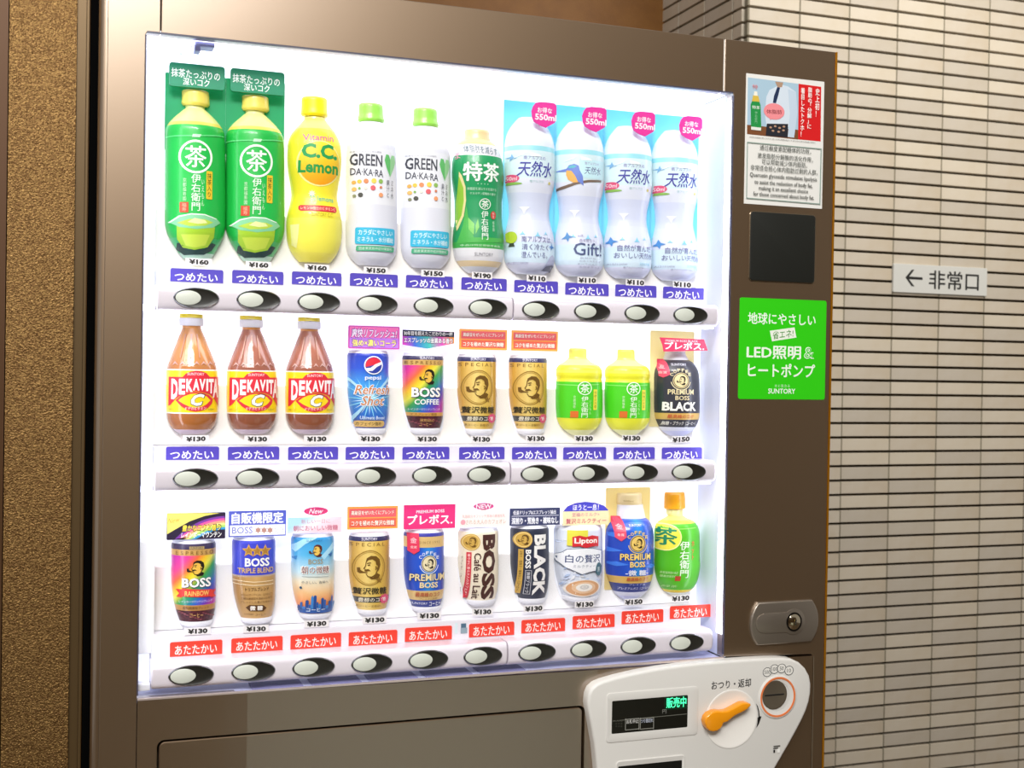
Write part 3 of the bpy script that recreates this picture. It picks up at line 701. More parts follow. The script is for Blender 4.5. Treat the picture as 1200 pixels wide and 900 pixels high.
# coin slot: rim, orange line, dark sunken slot
qx, qz = at(911, 816.6, YP); sx, sz = Sheet(YP).sc(911, 816.6); R = 24.6*sz
bm = bmesh.new(); loft(bm, [at_y(ell(qx, qz, R*1.03, R*1.03, 40), YP+.0005), at_y(ell(qx, qz, R*1.03, R*1.03, 40), YP-.001), at_y(ell(qx, qz, R*.97, R*.97, 40), YP-.0018), at_y(ell(qx-.001, qz+.0005, R*.70, R*.70, 40), YP-.0006)], False, False); link('coin_rim', bm, pan_m, cp, 30)
bm = bmesh.new(); loft(bm, [at_y(ell(qx, qz, R*.96, R*.96, 40), YP-.0017), at_y(ell(qx, qz, R*.95, R*.95, 40), YP-.0021), at_y(ell(qx, qz, R*.87, R*.87, 40), YP-.0020), at_y(ell(qx, qz, R*.86, R*.86, 40), YP-.0014)], False, False); link('orange_ring', bm, M('#e8804a', .35), cp, 30)
ix, iz = at(907, 814, YP)
bm = bmesh.new(); loft(bm, [at_y(ell(ix, iz, R*.69, R*.69, 36), YP-.0010), at_y(ell(ix, iz, R*.64, R*.64, 36), YP-.0014), at_y(ell(ix, iz, R*.60, R*.60, 36), YP-.0011)], False, True); link('coin_slot', bm, M('#7b7161', .35, metal=.6, name='slot_metal'), cp, 40)
bm = bmesh.new(); box(bm, ix-R*.52, ix+R*.52, YP-.0017, YP-.0010, iz-.0009, iz+.0009, .0003); link('slot_opening', bm, dark_m, cp)
s = Sheet(YP, off=.00012)
s.t('おつり・返却', 857, 801.6, 46, 9.8, '#1d1c1b', .016)
for (x, y), q in zip(((899, 787.6), (907.4, 784), (915.8, 783.2), (924.4, 785.6)), ('500', '100', '50', '10')):
    s.oval(x, y, 5.3, 5.5, '#eceae4', 'lettering'); s.ring(x, y, 5.3, 5.5, .7, '#45494c', 'lettering'); s.t(q, x, y, 6.6 if len(q) > 2 else 4.6, 4.4, '#45494c', 0)
s.poly([zq(455, 375), zq(470, 400), zq(480, 440), zq(484, 480), zq(499, 480), (zq(478, 540)), zq(456, 574), zq(466, 530), zq(468, 490), zq(476, 484), zq(472, 440), zq(464, 405)], '#17130f', 'lettering')
s.rect(906.2, 873.5, 914, 875, '#55534e', part='lettering'); s.rect(906, 876, 911.5, 877.2, '#1b1a18', part='lettering'); s.rect(906, 878.5, 908, 882, '#1b1a18', part='lettering'); s.rect(910.6, 877.4, 913.6, 882, '#f4f3ef', part='lettering')
s.done(cp)

# ---- stickers on the right column
def sticker(name, label, q, mt, cat='sticker', r=0):
    P = [at(*p) for p in q]; x0 = (P[0][0]+P[3][0])/2; x1 = (P[1][0]+P[2][0])/2; z1 = (P[0][1]+P[1][1])/2; z0 = (P[2][1]+P[3][1])/2
    root = empty(name, ((x0+x1)/2, 0, z0), label, cat)
    bm = bmesh.new(); prism(bm, rrect(x0, x1, z0, z1, r, 4) if r else [(x0, z0), (x1, z0), (x1, z1), (x0, z1)], -.0006, -.0001); link('film', bm, M(mt, .4), root)
    return root, Sheet(-.0006, off=.0001)
g, s = sticker('energy_sticker', 'bright green square sticker with white Japanese writing about LED lighting and heat pump', [(866, 349), (967.5, 352), (967, 468.6), (865.5, 467.4)], '#2fd00a', r=.003)
s.t('地球にやさしい', 916.6, 374, 79, 13.4, '#f4fff0', .018)
s.poly([(902, 387.6), (931, 383.6), (933.2, 395.6), (904.6, 400)], '#f1f7ea'); s.t('省エネ!', 917.6, 391.8, 24, 9.4, '#3c8f2c', .008, tilt=.13)
s.t('LED照明', 907, 413, 63, 15, '#f4fff0', .024); s.t('&', 948, 413.6, 12, 14, '#f4fff0', .03); s.t('&', 948, 413.6, 10.2, 12.0, '#2fd00a', -.012)
s.t('ヒートポンプ', 916, 434, 78, 15.4, '#f4fff0', .024)
s.t('水と生きる', 916.4, 452.2, 18, 3.6, '#d8ffcc', 0); s.t('SUNTORY', 916, 458.4, 32, 6, '#f4fff0', .02); s.done(g)

g, s = sticker('health_poster', 'white poster with suited torso, green tea bottle, red panel and boxed writing', [(874.4, 85), (964.9, 96.7), (963.8, 245), (871.6, 238.4)], '#e9e8e3', 'poster')
U = lambda x, y: (x/4.5+850, y/4.5+60)
def up(pts, c, part='picture'): s.poly([U(*p) for p in pts], c, part)
up([(119, 138), (386, 172), (384, 466), (114, 437)], '#a9c6d8')
up([(114, 388), (384, 415), (384, 466), (114, 437)], '#7a4a2a')
up([(386, 172), (505, 188), (502, 476), (383, 465)], '#d5171a')
up([(262, 190), (292, 176), (330, 186), (372, 215), (378, 300), (365, 380), (330, 400), (216, 392), (208, 330), (216, 240), (232, 205)], '#d3dfeb')
up([(330, 200), (372, 215), (380, 320), (362, 456), (328, 452), (340, 330)], '#c3d4e4')
up([(262, 160), (305, 165), (298, 190), (275, 192)], '#b09078'); up([(273, 190), (288, 192), (278, 235), (266, 275), (250, 272), (256, 235)], '#1f2f52')
up([(218, 382), (330, 384), (328, 455), (212, 445)], '#23252e')
for i, (x, y) in enumerate(((238, 402), (262, 396), (285, 405), (308, 398), (250, 420), (280, 425), (305, 418))): s.oval(*U(x, y), 1.6, 1.2, '#b58f76', 'picture', 10)
s.oval(*U(256, 318), 12.2, 9.5, '#ef8f95', 'picture'); up([(228, 345), (246, 352), (236, 364)], '#ef8f95')
s.t('体脂肪', U(256, 320)[0], U(256, 320)[1], 18, 5, '#8a3940', .01, part='picture', tilt=.05)
up([(148, 245), (170, 247), (184, 285), (188, 420), (134, 413), (132, 280)], '#1f8f44'); up([(134, 398), (187, 404), (186, 420), (134, 414)], '#e4e6df'); up([(145, 232), (172, 236), (180, 268), (138, 264)], '#d8b84a'); up([(150, 212), (166, 214), (168, 236), (148, 234)], '#f1eedd')
s.t('特茶', U(160, 297)[0], U(160, 297)[1], 9, 4, '#e8f5e6', .01, part='picture'); s.v('伊右衛門', U(160, 350)[0], U(160, 350)[1], 3, 14, '#8fd0a0', 0, 'picture')
s.t('特', U(155, 188)[0], U(155, 188)[1], 6, 5, '#d98f95', .01, part='picture')
s.v('史上初！', U(483, 272)[0], U(483, 272)[1], 5.0, 33, '#fff2ee', .02); s.v('脂肪の', U(444, 232)[0], U(444, 232)[1], 4.6, 18, '#fff2ee', .02); s.v('「分解」に', U(441, 340)[0], U(441, 340)[1], 5.0, 31, '#fff2ee', .02)
s.v('着目したトクホ！', U(404, 322)[0], U(404, 322)[1], 4.6, 57, '#fff2ee', .02)
s.t('※本品は体脂肪が気になる方に適した特定保健用食品です 食生活は主食主菜副菜を基本に', U(300, 468)[0], U(300, 468)[1], 78, 1.4, '#5a5a58', 0, tilt=0)
for q in (((112, 478), (505, 514), (505, 519), (112, 483)), ((107, 772), (497, 804), (497, 809), (107, 777)), ((112, 478), (116, 478), (111, 777), (107, 777)), ((500, 514), (505, 514), (498, 809), (493, 809))): up(q, '#8fa39a', 'lettering')
for tx, y, x0, x1 in (('通过槲皮素配糖体的功效，', 520, 180, 450), ('激发脂肪分解酶的活化作用，', 562, 168, 460), ('可以帮助减少体内脂肪。', 593, 190, 430), ('非常适合担心体内脂肪过剩的人群。', 627, 132, 486)):
    x, yy = U((x0+x1)/2, y); s.t(tx, x, yy, (x1-x0)/4.5, 6.4, '#4a504b', .0, tilt=0)
for tx, y, x0, x1 in (('Quercetin glycoside stimulates lipolysis', 667, 128, 482), ('to assist the reduction of body fat,', 703, 152, 458), ('making it an excellent choice', 734, 174, 434), ('for those concerned about body fat.', 766, 145, 466)):
    x, yy = U((x0+x1)/2, y); s.t(tx, x, yy, (x1-x0)/4.5, 6.2, '#2f332f', .006, tilt=0)
s.done(g)

# ================================================================ drink samples
def zt_(x0, y0, s=5):     # reading positions off enlarged views of the photograph
    return lambda x, y: (x0+x/s, y0+y/s)
def tea_mark(s, x, y, r, mat='#f3fbef', fill=None, k=.62, ring=.13):
    if fill: s.oval(x, y, r, r*1.0, fill)
    if ring: s.ring(x, y, r, r, r*ring, mat)
    s.t('茶', x, y, r*2*k, r*2*k*1.02, mat, .012, part='label_print')

# ---- row 1: two large green teas
gt = 'large green tea bottles on the top shelf'
def neckparts(cap, capm, neck, neckm): return (('cap', capm, cap), ('neck', neckm, neck))
D = Drink('tea_bottle', 'large green tea bottle with yellow cap, leftmost on the top shelf', 'bottle', gt,
    [(126, 215, 242), (131, 209.5, 247.5), (138, 202, 254.5), (146, 196, 260.5), (152, 193.6, 263), (165, 193.2, 264), (200, 193, 264.4), (240, 192.8, 264.6), (262, 193, 264.2), (272, 195, 262.6), (282, 200, 258.6), (291, 206, 253.6), (298, 211, 249.4), (302.5, 215, 246)],
    [(100, '#dfe08c'), (143, '#e9cf5a'), (147, '#1fb548'), (155, '#19b545'), (161, '#1db84a'), (279, '#38b56c'), (296, '#b9dccb')],
    (('cap', '#ecd861', [(103.5, 214, 243.6), (104.5, 213, 244.8), (113, 213, 245.4), (119, 212.6, 245.8), (121.5, 214.6, 243.4)]), ('neck', '#e6ea9e', [(121.5, 217, 240), (124, 217.4, 239.8), (126.2, 215.4, 242)])))
s = D.sheet
tea_mark(s, 229.5, 183.5, 19.8)
s.v('伊右衛門', 229.5, 225.6, 11, 43, '#e9f8e6', .006); s.v('いえもん', 237.6, 226, 3.4, 31, '#d9f3d4', 0)
s.v('京都福寿園', 216.6, 221.5, 4.2, 27, '#c9eec4', 0); s.rect(211, 236.5, 221, 248.6, '#cf4a2c', .6); s.v('福寿', 216, 242.5, 5, 9.5, '#e8a98c', .01, 'label_print')
s.rect(241.6, 200.5, 248.8, 233.5, '#ecc32e', 1); s.v('抹茶入り', 245.2, 217, 5.2, 28, '#3b5b1a', .01)
s.poly([(194, 156.5), (229, 158.5), (264, 157), (264, 158.5), (229, 160), (194, 158)], '#5fd67e'); s.poly([(226, 157), (236, 157.6), (234, 161), (225, 160.5)], '#b6f0c0')
# the glass bowl of tea
s.poly([(206, 283), (212, 283.5), (222, 291), (240, 291), (249, 284), (254, 285.5), (249, 293), (240, 297.5), (218, 297.5), (210, 291)], '#1d3b3a')
s.poly([(208, 264), (252, 266), (251, 278), (244, 289), (229, 292), (216, 289), (209, 279)], '#a6cf35')
s.poly([(213, 274), (246, 275), (241, 287), (229, 289.5), (219, 287)], '#c9e04e')
s.poly([(200, 259.5), (207, 254), (222, 250.6), (240, 251.8), (255, 257), (258.6, 260.5), (250, 266.5), (230, 268.5), (211, 265.5)], '#86cf9c')
s.poly([(208, 260.5), (222, 256.5), (240, 257), (250, 260.5), (240, 264.5), (222, 265)], '#b9d64a'); s.poly([(220, 260), (228, 255.5), (240, 258), (243, 261.5), (232, 262.5)], '#e4efa0')
s.poly([(198.5, 259.4), (210, 252.4), (224, 250), (240, 251), (254, 256), (254, 257), (240, 252.4), (224, 251.4), (211, 253.8), (201, 260)], '#e2f6e6')
tea1 = D.done()
card_m = TM('#3fbf8a')
def teacard(dx, label):
    root, sh = card('backing_card', label, 193.4, 88, 264.6, 178, .0703, card_m, r=1, th=.0005, group='green backing cards on the top shelf')
    hd, hs = card('header_card', label.replace('backing card', 'header card'), 198.5, 75.5, 263.8, 103, .052, '#178a63', th=.004, r=3.5, group='dark green header cards on the top shelf')
    hs.t('抹茶たっぷりの', 229.5, 87.3, 57, 10, '#f2fbf4', .012, tilt=-.012); hs.t('深いコク', 230, 96.6, 31, 8.6, '#f2fbf4', .012); hs.done(hd)
    return root, hd
bc, hc = teacard(0, 'green backing card behind the leftmost bottle of the top shelf')
tea2 = copy_thing(tea1, PX, 0, 'large green tea bottle with yellow cap, second from left on the top shelf')
copy_thing(bc, PX, 0, 'green backing card behind the second bottle of the top shelf'); copy_thing(hc, PX, 0, 'green header card behind the second bottle of the top shelf'.replace('behind', 'above'))
hc['label'] = 'green header card above the leftmost bottle of the top shelf'

# ---- lemon drink
D = Drink('lemon_soda_bottle', 'bright yellow lemon drink bottle with yellow cap on the top shelf', 'bottle', None,
    [(137, 357, 381), (143, 352, 386), (150, 345.5, 391.5), (159, 339.5, 396.5), (170, 336.5, 399.5), (185, 336, 400), (200, 337, 399), (215, 339.5, 396.5), (228, 341, 395), (240, 339, 397), (252, 335.8, 399.6), (265, 334.8, 400.4), (280, 335.6, 399.4), (292, 339, 396), (300, 344, 391.6), (306.5, 350, 386)],
    [(130, '#fbee6e'), (150, '#fdec3a'), (252, '#f4e83e'), (256, '#f7ee58'), (296, '#f2e75a')],
    (('cap', '#f9e31a', [(111.6, 354.5, 382), (113, 353.2, 383.2), (125, 353, 383.4), (132, 352.4, 384), (134, 354, 382.4)]), ('neck', '#fbf08a', [(134, 356.6, 380.4), (137.2, 356.6, 381.4)])))
s = D.sheet
s.oval(375, 191, 26, 27, '#fdf39a'); s.oval(375.4, 191, 24.4, 25.4, G('lemon_disc', [(0, '#f59f18'), (.45, '#fbc927'), (1, '#fbea3e')], D.L(375, 217), D.L(375, 165)))
s.t('Vitamin', 374, 160.5, 36, 8, '#e0609a', .01, tilt=.03)
s.t('C.C.', 375.5, 177, 42, 17.5, '#1f9d52', .045, part='label_print'); s.t('Lemon', 374.5, 195.6, 47, 14.5, '#259a45', .035, part='label_print')
s.star(366.5, 226, 4.5, '#f8fbd0', 8, .5); s.t('30 lemons', 378, 232.4, 28, 6, '#3fbcae', .005, tilt=-.03)
s.rect(351.5, 240.4, 396, 247.4, '#d8303a', 3); s.t('レモン30個分のビタミンC', 373.8, 243.9, 40, 4, '#ffe9c8', .0)
s.t('SUNTORY C.C.', 378, 251.4, 26, 4.4, '#b9ad1e', .0)
s.poly([(343, 262), (352, 262), (350, 290), (345, 286)], '#f8f4a0')  # highlight on the clear lower part, painted as a pale patch
D.done()

# ---- two clear body-care waters
D = Drink('sports_drink_bottle', 'white bottle with light green cap and black lettering, left one of the pair', 'bottle', 'white bottles with light green caps',
    [(141, 420.6, 449), (147, 418, 452), (154, 412.5, 457), (162, 407.5, 461), (170, 405, 463.4), (185, 404.3, 464.4), (230, 404.2, 465), (270, 404.2, 465), (288, 404.6, 464.6), (297, 407, 462.6), (304, 412, 458.6), (310, 419, 453)],
    [(130, '#e6e8f2'), (174, '#eceef5'), (240, '#e2e4ef'), (262, '#e4e6f1')],
    (('cap', '#9adf58', [(119, 421.6, 447), (120.4, 420.4, 448.4), (132, 420, 449), (138, 418.8, 450.4), (140.6, 420, 449)]),))
s = D.sheet
P = zt_(380, 100)
s.t('GREEN', 430.6, 187, 35, 14, '#41434f', .02, tilt=-.035); s.t('DA·KA·RA', 431.4, 201.6, 35.6, 8.2, '#4b4d5a', .012, tilt=-.06)
s.unit([(.5, 1), (.18, .6), (.02, .3), (.14, .03), (.38, .05), (.5, .25), (.62, .05), (.88, .03), (1, .3), (.82, .6)], 458, 193.6, 15, 27, '#63bd6b')
s.unit([(.5, 1), (.5, .25), (.62, .05), (.88, .03), (1, .3), (.82, .6)], 458, 193.6, 15, 27, '#9ad59a')
s.t('果実とミネラルの水分補給', 430, 177.2, 34, 2, '#9a9ba8', 0)
for x, y, c, r in ((417, 212.6, '#efb25a', 2.2), (422.4, 212, '#f1c64e', 2.4), (429.4, 212, '#e08a56', 2.8), (438, 212, '#f3d254', 3), (446, 212.6, '#8fb95c', 2.6), (417.4, 220.6, '#efc070', 2.4), (422.4, 220, '#88b35a', 1.4), (429, 220, '#e7e3d6', 2), (437, 220.2, '#e2606a', 3), (446, 219.6, '#d7805c', 1.6), (417.6, 228.6, '#8a8f6c', 1.8), (423.6, 227.8, '#4f504a', 2.6), (446, 228.6, '#eda070', 2.6)): s.oval(x, y, r, r, c, n=12)
s.v('果汁と', 454.6, 221, 4, 20, '#5b5c68', 0); s.v('ミネ水', 460, 222, 3.6, 21, '#5b5c68', 0)
s.rect(418.4, 267, 463.6, 286.4, '#3bbbe0', 2); s.t('カラダにやさしい', 441, 272.6, 39, 6.4, '#e6fbff', .012); s.t('ミネラル・水分補給', 441, 280.8, 41, 6.2, '#e6fbff', .01)
s.rect(419.6, 288.4, 462.8, 294.4, '#4fb588', 1.6); s.t('国産果実熱中症対策飲料', 441, 291.4, 38, 3.4, '#e8fff0', 0)
gd = D.done()
copy_thing(gd, PX, 0, 'white bottle with light green cap and black lettering, right one of the pair')

# ---- slimming green tea
D = Drink('tea_bottle', 'green tea bottle with pale gold cap and a curved lime stripe on the top shelf', 'bottle', None,
    [(162, 541.4, 574), (167, 535.6, 580.4), (174, 532.6, 584.4), (182, 530.4, 586.8), (192, 528.4, 588.6), (206, 528, 589.4), (220, 529.6, 588.4), (236, 531.6, 587), (255, 531.8, 587), (270, 530, 588.6), (284, 529, 589.4), (300, 531, 588.4), (309, 536, 585), (316, 543, 579), (319.6, 548, 575)],
    [(150, '#edc48a'), (169, '#e9e6ec'), (182.4, '#1d9a5c'), (284, '#3fb04e'), (291, '#e6e6ea'), (305.5, '#ead3a6'), (312, '#dfe3ea')],
    (('cap', '#efcf9a', [(149.6, 545.4, 571.6), (151, 544, 573), (158, 544, 573.4), (162, 542.6, 574.4)]),))
s = D.sheet
s.poly([(520, 182), (532, 184), (538, 192), (544, 204), (548, 218), (549, 234), (547, 252), (542, 266), (536, 278), (532, 291), (520, 291)], '#e9dc9e')
s.poly([(520, 184), (529.6, 186), (536, 194), (542, 206), (546, 219), (547, 234), (545, 251), (540, 265), (534, 277), (530, 290), (520, 290)], G('lime_swoosh', [(0, '#7cc142'), (1, '#a5cf3c')], D.L(530, 290), D.L(530, 186)))
s.poly([(549.5, 240), (552, 262), (556, 278), (590, 279), (590, 284), (540, 284), (546, 262)], '#4cb450')
s.poly([(551, 254), (557, 262), (556, 275), (551, 268)], '#7ccc5e'); s.poly([(561, 256), (558, 264), (558, 274), (562, 266)], '#7ccc5e')
s.t('体脂肪を減らす', 566, 174.8, 38, 9.4, '#5a7a84', .0, tilt=-.05); s.t('ほ', 540, 180, 7, 8, '#e2a3b6', 0)
s.t('特茶', 565.6, 201.4, 40, 21.6, '#f2fbf2', .026, part='label_print')
s.t('体脂肪を減らすのを助ける', 566, 221.4, 33, 3.4, '#cdeed6', 0); s.t('ケルセチン配糖体の働き', 567, 226.8, 29, 3.2, '#cdeed6', 0); s.t('・・・・', 566, 215.6, 12, 1.2, '#cdeed6', .02)
tea_mark(s, 569, 239, 6.6)
s.v('伊右衛門', 568.4, 264, 8.2, 34, '#ecfaee', .006); s.oval(578.8, 252, 3.4, 4.8, '#c94038'); s.v('特定', 578.8, 252, 2.6, 6.6, '#f4d8d0', 0); s.v('福寿園', 578.6, 265, 2.6, 12, '#c4e8c8', 0)
s.t('本品は特定保健用食品', 565, 287.6, 44, 2.4, '#cfeed0', 0); s.t('SUNTORY', 567.6, 298, 21, 4, '#8b8b93', .0)
D.done()

# ---- four mineral waters on aqua cards
wg = 'mineral water bottles on the top shelf'
WR = [(y, xl+(0), xr-3.2) for y, xl, xr in [(136, 607, 636), (141, 602.4, 640.6), (148, 597, 645), (157, 592.4, 649), (168, 590, 651.4), (180, 589.2, 652), (200, 589.2, 652), (214, 590, 651.2), (226, 592.4, 648.8), (238, 594.4, 646.4), (250, 595, 645.6), (262, 593, 647.4), (274, 590.4, 650.4), (286, 589.4, 651.6), (302, 589.4, 651.6), (310, 591.6, 649.8), (316, 597, 645.6), (320.5, 604, 639.6)]]
def water(label, kind, dx=0):
    R = WR
    D = Drink('water_bottle', label, 'bottle', wg, R, [(120, '#e7f1f9'), (171.4, '#9fe2ee'), (177, '#d9eff5'), (209.6, '#e4e9f8'), (226, '#d8dff6'), (258, '#dde4f8'), (284, '#d6eaf8'), (308, '#dadff4')], coat=.5)
    s = D.sheet
    if kind == 'bird':
        s.rect(620, 183, 652, 205, '#c8ebf3'); s.t('南アルプスの', 635, 187.4, 18, 3.4, '#8c86b8', 0); s.t('天然水', 636, 195.8, 21, 9, '#3d3a86', .0, part='label_print', shear=.2)
        s.poly([(595, 217.6), (603, 213), (616, 208.5), (630, 206.6), (648, 206.4), (648, 208.8), (630, 209.4), (617, 211.6), (605, 216), (596, 219.4)], '#7a6658')
        s.unit([(0, .33), (.36, .22), (.44, .06), (.62, 0), (.78, .08), (.82, .28), (.95, .55), (1, 1), (.82, .84), (.6, .8), (.4, .6), (.34, .36)], 611, 199.6, 28, 26, '#6e86d4')
        s.unit([(.36, .3), (.52, .32), (.66, .55), (.78, .84), (.6, .86), (.42, .72), (.35, .5)], 611, 199.6, 28, 26, '#f0b35e')
        s.unit([(.4, .14), (.56, .06), (.72, .1), (.6, .2), (.44, .2)], 611, 199.6, 28, 26, '#5fb7c9')
    else:
        s.t('南アルプスの', 627, 185, 25, 4.6, '#7f7ab8', 0, part='label_print'); s.t('天然水', 628, 198, 40, 18, '#3b3a9e', .012, part='label_print', shear=.25)
        s.oval(603, 207.6, 7.6, 4.6, '#e0567f'); s.t('550ml', 603, 207.6, 11, 4.6, '#ffe6ee', .01)
        s.oval(604, 213.6, 9.5, 1.6, '#8fc15c'); s.t('南アルプス', 629, 212.6, 16, 3.2, '#9fc7c4', 0); s.oval(645, 214.6, 1.6, 1.8, '#d9cf7a')
        s.unit([(.5, 0), (.62, .42), (1, .6), (.6, .66), (.3, 1), (.36, .62), (0, .5), (.4, .4)], 604, 183, 9, 9, '#7fb2de')
    for x in (-1, 1):
        s.poly([(619+x*2, 178), (623+x*9, 181), (620+x*15, 184), (614+x*8, 183)], '#eef9fb')
    s.unit([(0, 0), (1, 0), (.62, .5), (.5, 1), (.3, .4)], 617, 246, 11, 9, '#f4f8ff')
    for x, y, r in ((614, 273, 3.4), (630, 275.4, 4.2), (640, 273.6, 2.6)): s.star(x, y, r, '#8fd4ee', 3, .35)
    if kind == 'balloon':
        s.oval(604, 277, 4.8, 7, '#b7d23a'); s.poly([(602.6, 284), (605.6, 284), (606.6, 288), (601.6, 288)], '#3e4a3a')
        for i, tx in enumerate(('南アルプスは、', '清く冷たく', '澄んでいる。')): s.t(tx, (630.4, 628, 627)[i], 280.6+i*9.0, (35, 30, 29)[i], 7.2, '#66669c', 0)
        s.poly([(637, 316), (640, 310), (645, 301), (649, 298.4), (653, 302), (653, 318), (640, 318)], '#b8bdd8'); s.poly([(636, 317), (641, 312), (650, 310.4), (653, 312), (653, 318)], '#6d7286')
        s.unit([(.5, 0), (.62, .42), (1, .6), (.6, .66), (.3, 1), (.36, .62), (0, .5), (.4, .4)], 648, 289, 8, 10, '#3f7fc4')
        s.t('水と生きる SUNTORY', 611, 307.6, 18, 3.2, '#8d8fae', 0)
    elif kind == 'bird':
        s.unit([(.45, 0), (.6, .35), (1, .5), (.6, .62), (.5, 1), (.35, .68), (0, .72), (.3, .42)], 609, 273.6, 11, 12, '#5a93cc')
        s.t('自然、', 622, 272.6, 7, 3, '#9b8fb0', 0); s.t('森を贈ろう。', 630, 278.6, 20, 3.6, '#9b8fb0', 0)
        s.t('Gift!', 631, 289, 34, 15, '#4e5a86', .006, part='label_print')
        for i in range(4): s.t(('自然から', 'のおくりものを', 'すべての人へ', '天然水サイト')[i], 630+(i % 2)*3, 299.6+i*3.6, (18, 26, 24, 26)[i], 2.2, '#9a9cb8', 0)
    else:
        s.unit([(.45, 0), (.6, .35), (1, .5), (.6, .62), (.5, 1), (.35, .68), (0, .72), (.3, .42)], 604.4, 275.6, 11, 12, '#4f8fd2')
        s.t('自然が育んだ', 629, 284.8, 40, 7.6, '#66669c', 0); s.t('おいしい天然水', 629, 293.6, 46, 7.2, '#66669c', 0)
        s.t('水と生きる SUNTORY', 610, 303.4, 18, 2.6, '#9b9dba', 0); s.t('天然水の森', 640, 304, 14, 4, '#8fd0e6', 0); s.t('南アルプスの地下深く', 628, 308, 26, 2.2, '#9b9dba', 0)
    D.done()
    D.root.location.x += dx
    # aqua card behind with tear shaped edges, and the pink tag
    bc, sh = card('backing_card', label.replace('water bottle', 'aqua card behind the water bottle'), 589.5, 119.5, 651.2, 283, .0703+.0005*(round(dx/PX) % 2), TM('#a4eefa'), r=.6, th=.0004, group='aqua cards behind the water bottles', cat='card')
    bc.location.x += dx
    tg, ts = card('price_tag_blob', label.replace('water bottle', 'pink volume tag over the water bottle'), 0, 0, 0, 0, .036, '#e63a9c', th=.0015, group='pink volume tags', cat='tag',
        pts=[(625, 124), (628, 120.4), (634, 119.4), (646, 120.4), (650, 121.2), (652.2, 124), (652.2, 140), (650, 144), (640, 149.6), (633, 147), (626, 142.6), (623.6, 137), (623, 130)])
    return D, bc, tg, ts, sh
for lab, kind, dx in (('water bottle with yellow-green balloon print', 'balloon', 0), ('water bottle with kingfisher print', 'bird', PX),
                      ('water bottle with blue star print, third of the four', 'star', 2*PX), ('water bottle with blue star print, rightmost on the top shelf', 'star', 3*PX)):
    D, bc, tg, ts, sh = water(lab, kind, dx)
    tg.name = 'volume_tag'
    x0 = tg.location.x
    ts.t('お得な', 638.4, 129.4, 17, 6.4, '#ffeef6', .02); ts.t('550ml', 639.5, 137.6, 25, 7.4, '#ffeef6', .03); ts.done(tg)
    tg.location.x += dx

# ---------------------------------------------------------------- row 2
def backplate(D, rows):
    """white moulded rim showing round the foot of the sample"""
    R = shape(rows); bm = bmesh.new()
    P = [(c+a, z) for z, c, a in R] + [(c-a, z) for z, c, a in reversed(R)]
    prism(bm, P, YB+.0002, YB+.0010); link('back_rim', bm, M('#eceef5', .35), D.root)
def canrows(xl, xr, yt, yb):
    h = yb-yt
    return [(yt, xl+.9, xr-.9), (yt+.03*h, xl+.1, xr), (yt+.2*h, xl, xr+.2), (yt+.5*h, xl+.4, xr+.2), (yt+.66*h, xl+1.8, xr+.1), (yt+.8*h, xl+4.2, xr-.4), (yt+.9*h, xl+6.8, xr-1.6), (yb, xl+10, xr-4)]
def can(name, label, group, xl, xr, yt, yb, bands, cat='can'):
    D = Drink(name, label, cat, group, canrows(xl, xr, yt, yb), bands,
        (('lid', '#dfe0ea', [(yt-3.4, xl+3, xr-3), (yt-2.8, xl+2, xr-2), (yt-.6, xl+1.4, xr-1.2), (yt, xl+.9, xr-.9)]),
         ('base', '#e9eaf1', [(yb, xl+9.6, xr-3.6), (yb+2, xl+9.8, xr-3.4), (yb+5.6, xl+12, xr-5), (yb+8, xl+17, xr-9)])), coat=.35)
    h = yb-yt
    backplate(D, [(yt+.55*h, xl-.4, xr+1.8), (yt+.8*h, xl+1.6, xr+1.6), (yb, xl+6.8, xr), (yb+5, xl+10, xr-2.4), (yb+8.4, xl+16, xr-8)])
    # little notches in the rim of the lid
    return D

# vitamin drinks in brown glass
vg = 'brown glass vitamin drinks on the middle shelf'
def glassm(name, top, mid, low): return G(name, [(0, low), (.2, mid), (.45, mid), (.8, top), (1, top)], (0, 0), (0, .135), .12, .6)
liq1 = glassm('amber_drink', '#cf8f52', '#a9683f', '#a3631c'); liq2 = glassm('brown_drink', '#a86a55', '#8d5546', '#8f5226')
D = Drink('vitamin_bottle', 'amber vitamin drink bottle with yellow and red wrapper, leftmost on the middle shelf', 'bottle', vg,
    [(383, 214, 235), (387, 212.6, 236.6), (393, 210, 239.4), (402, 206.6, 243), (412, 202.4, 247.2), (422, 198.4, 251.2), (430, 195.4, 254), (436, 194.6, 255), (460, 194.4, 255.4), (484, 194.8, 255.2), (492, 195.8, 254.2), (499, 198.6, 251.6), (505, 203.6, 247), (509.5, 211, 240)],
    [(380, liq1), (432.8, '#f4f1ea'), (434.2, '#f9d816'), (483.4, '#f4f1ea'), (484.8, liq1), (503.6, '#cdbccb')],
    (('cap', '#e9e9ee', [(372.2, 210.6, 237.4), (373, 209.8, 238.4), (379.6, 209.8, 238.6), (381.4, 210.6, 237.8)]), ('cap_top', '#f3df1e', [(365.6, 213, 235), (366.8, 210.6, 237.4), (372, 210.2, 238)]), ('neck', '#e39a52', [(381.2, 213.6, 235.4), (384, 213.6, 235.4)])), coat=.5)
s = D.sheet; g7 = zt_(160, 360)
Q = lambda pts: [g7(*p) for p in pts]
s.poly(Q([(270, 410), (290, 388), (320, 376), (350, 372), (385, 376), (412, 388), (432, 410)]), '#dc2a3c'); s.t('SUNTORY', 229.6, 438.3, 20, 3.2, '#f7d8d8', .01)
s.poly(Q([(196, 408), (500, 408), (500, 600), (470, 556), (452, 530), (430, 512), (395, 500), (345, 492), (300, 500), (262, 516), (230, 540), (206, 572), (194, 580)]), '#dc2a3c')
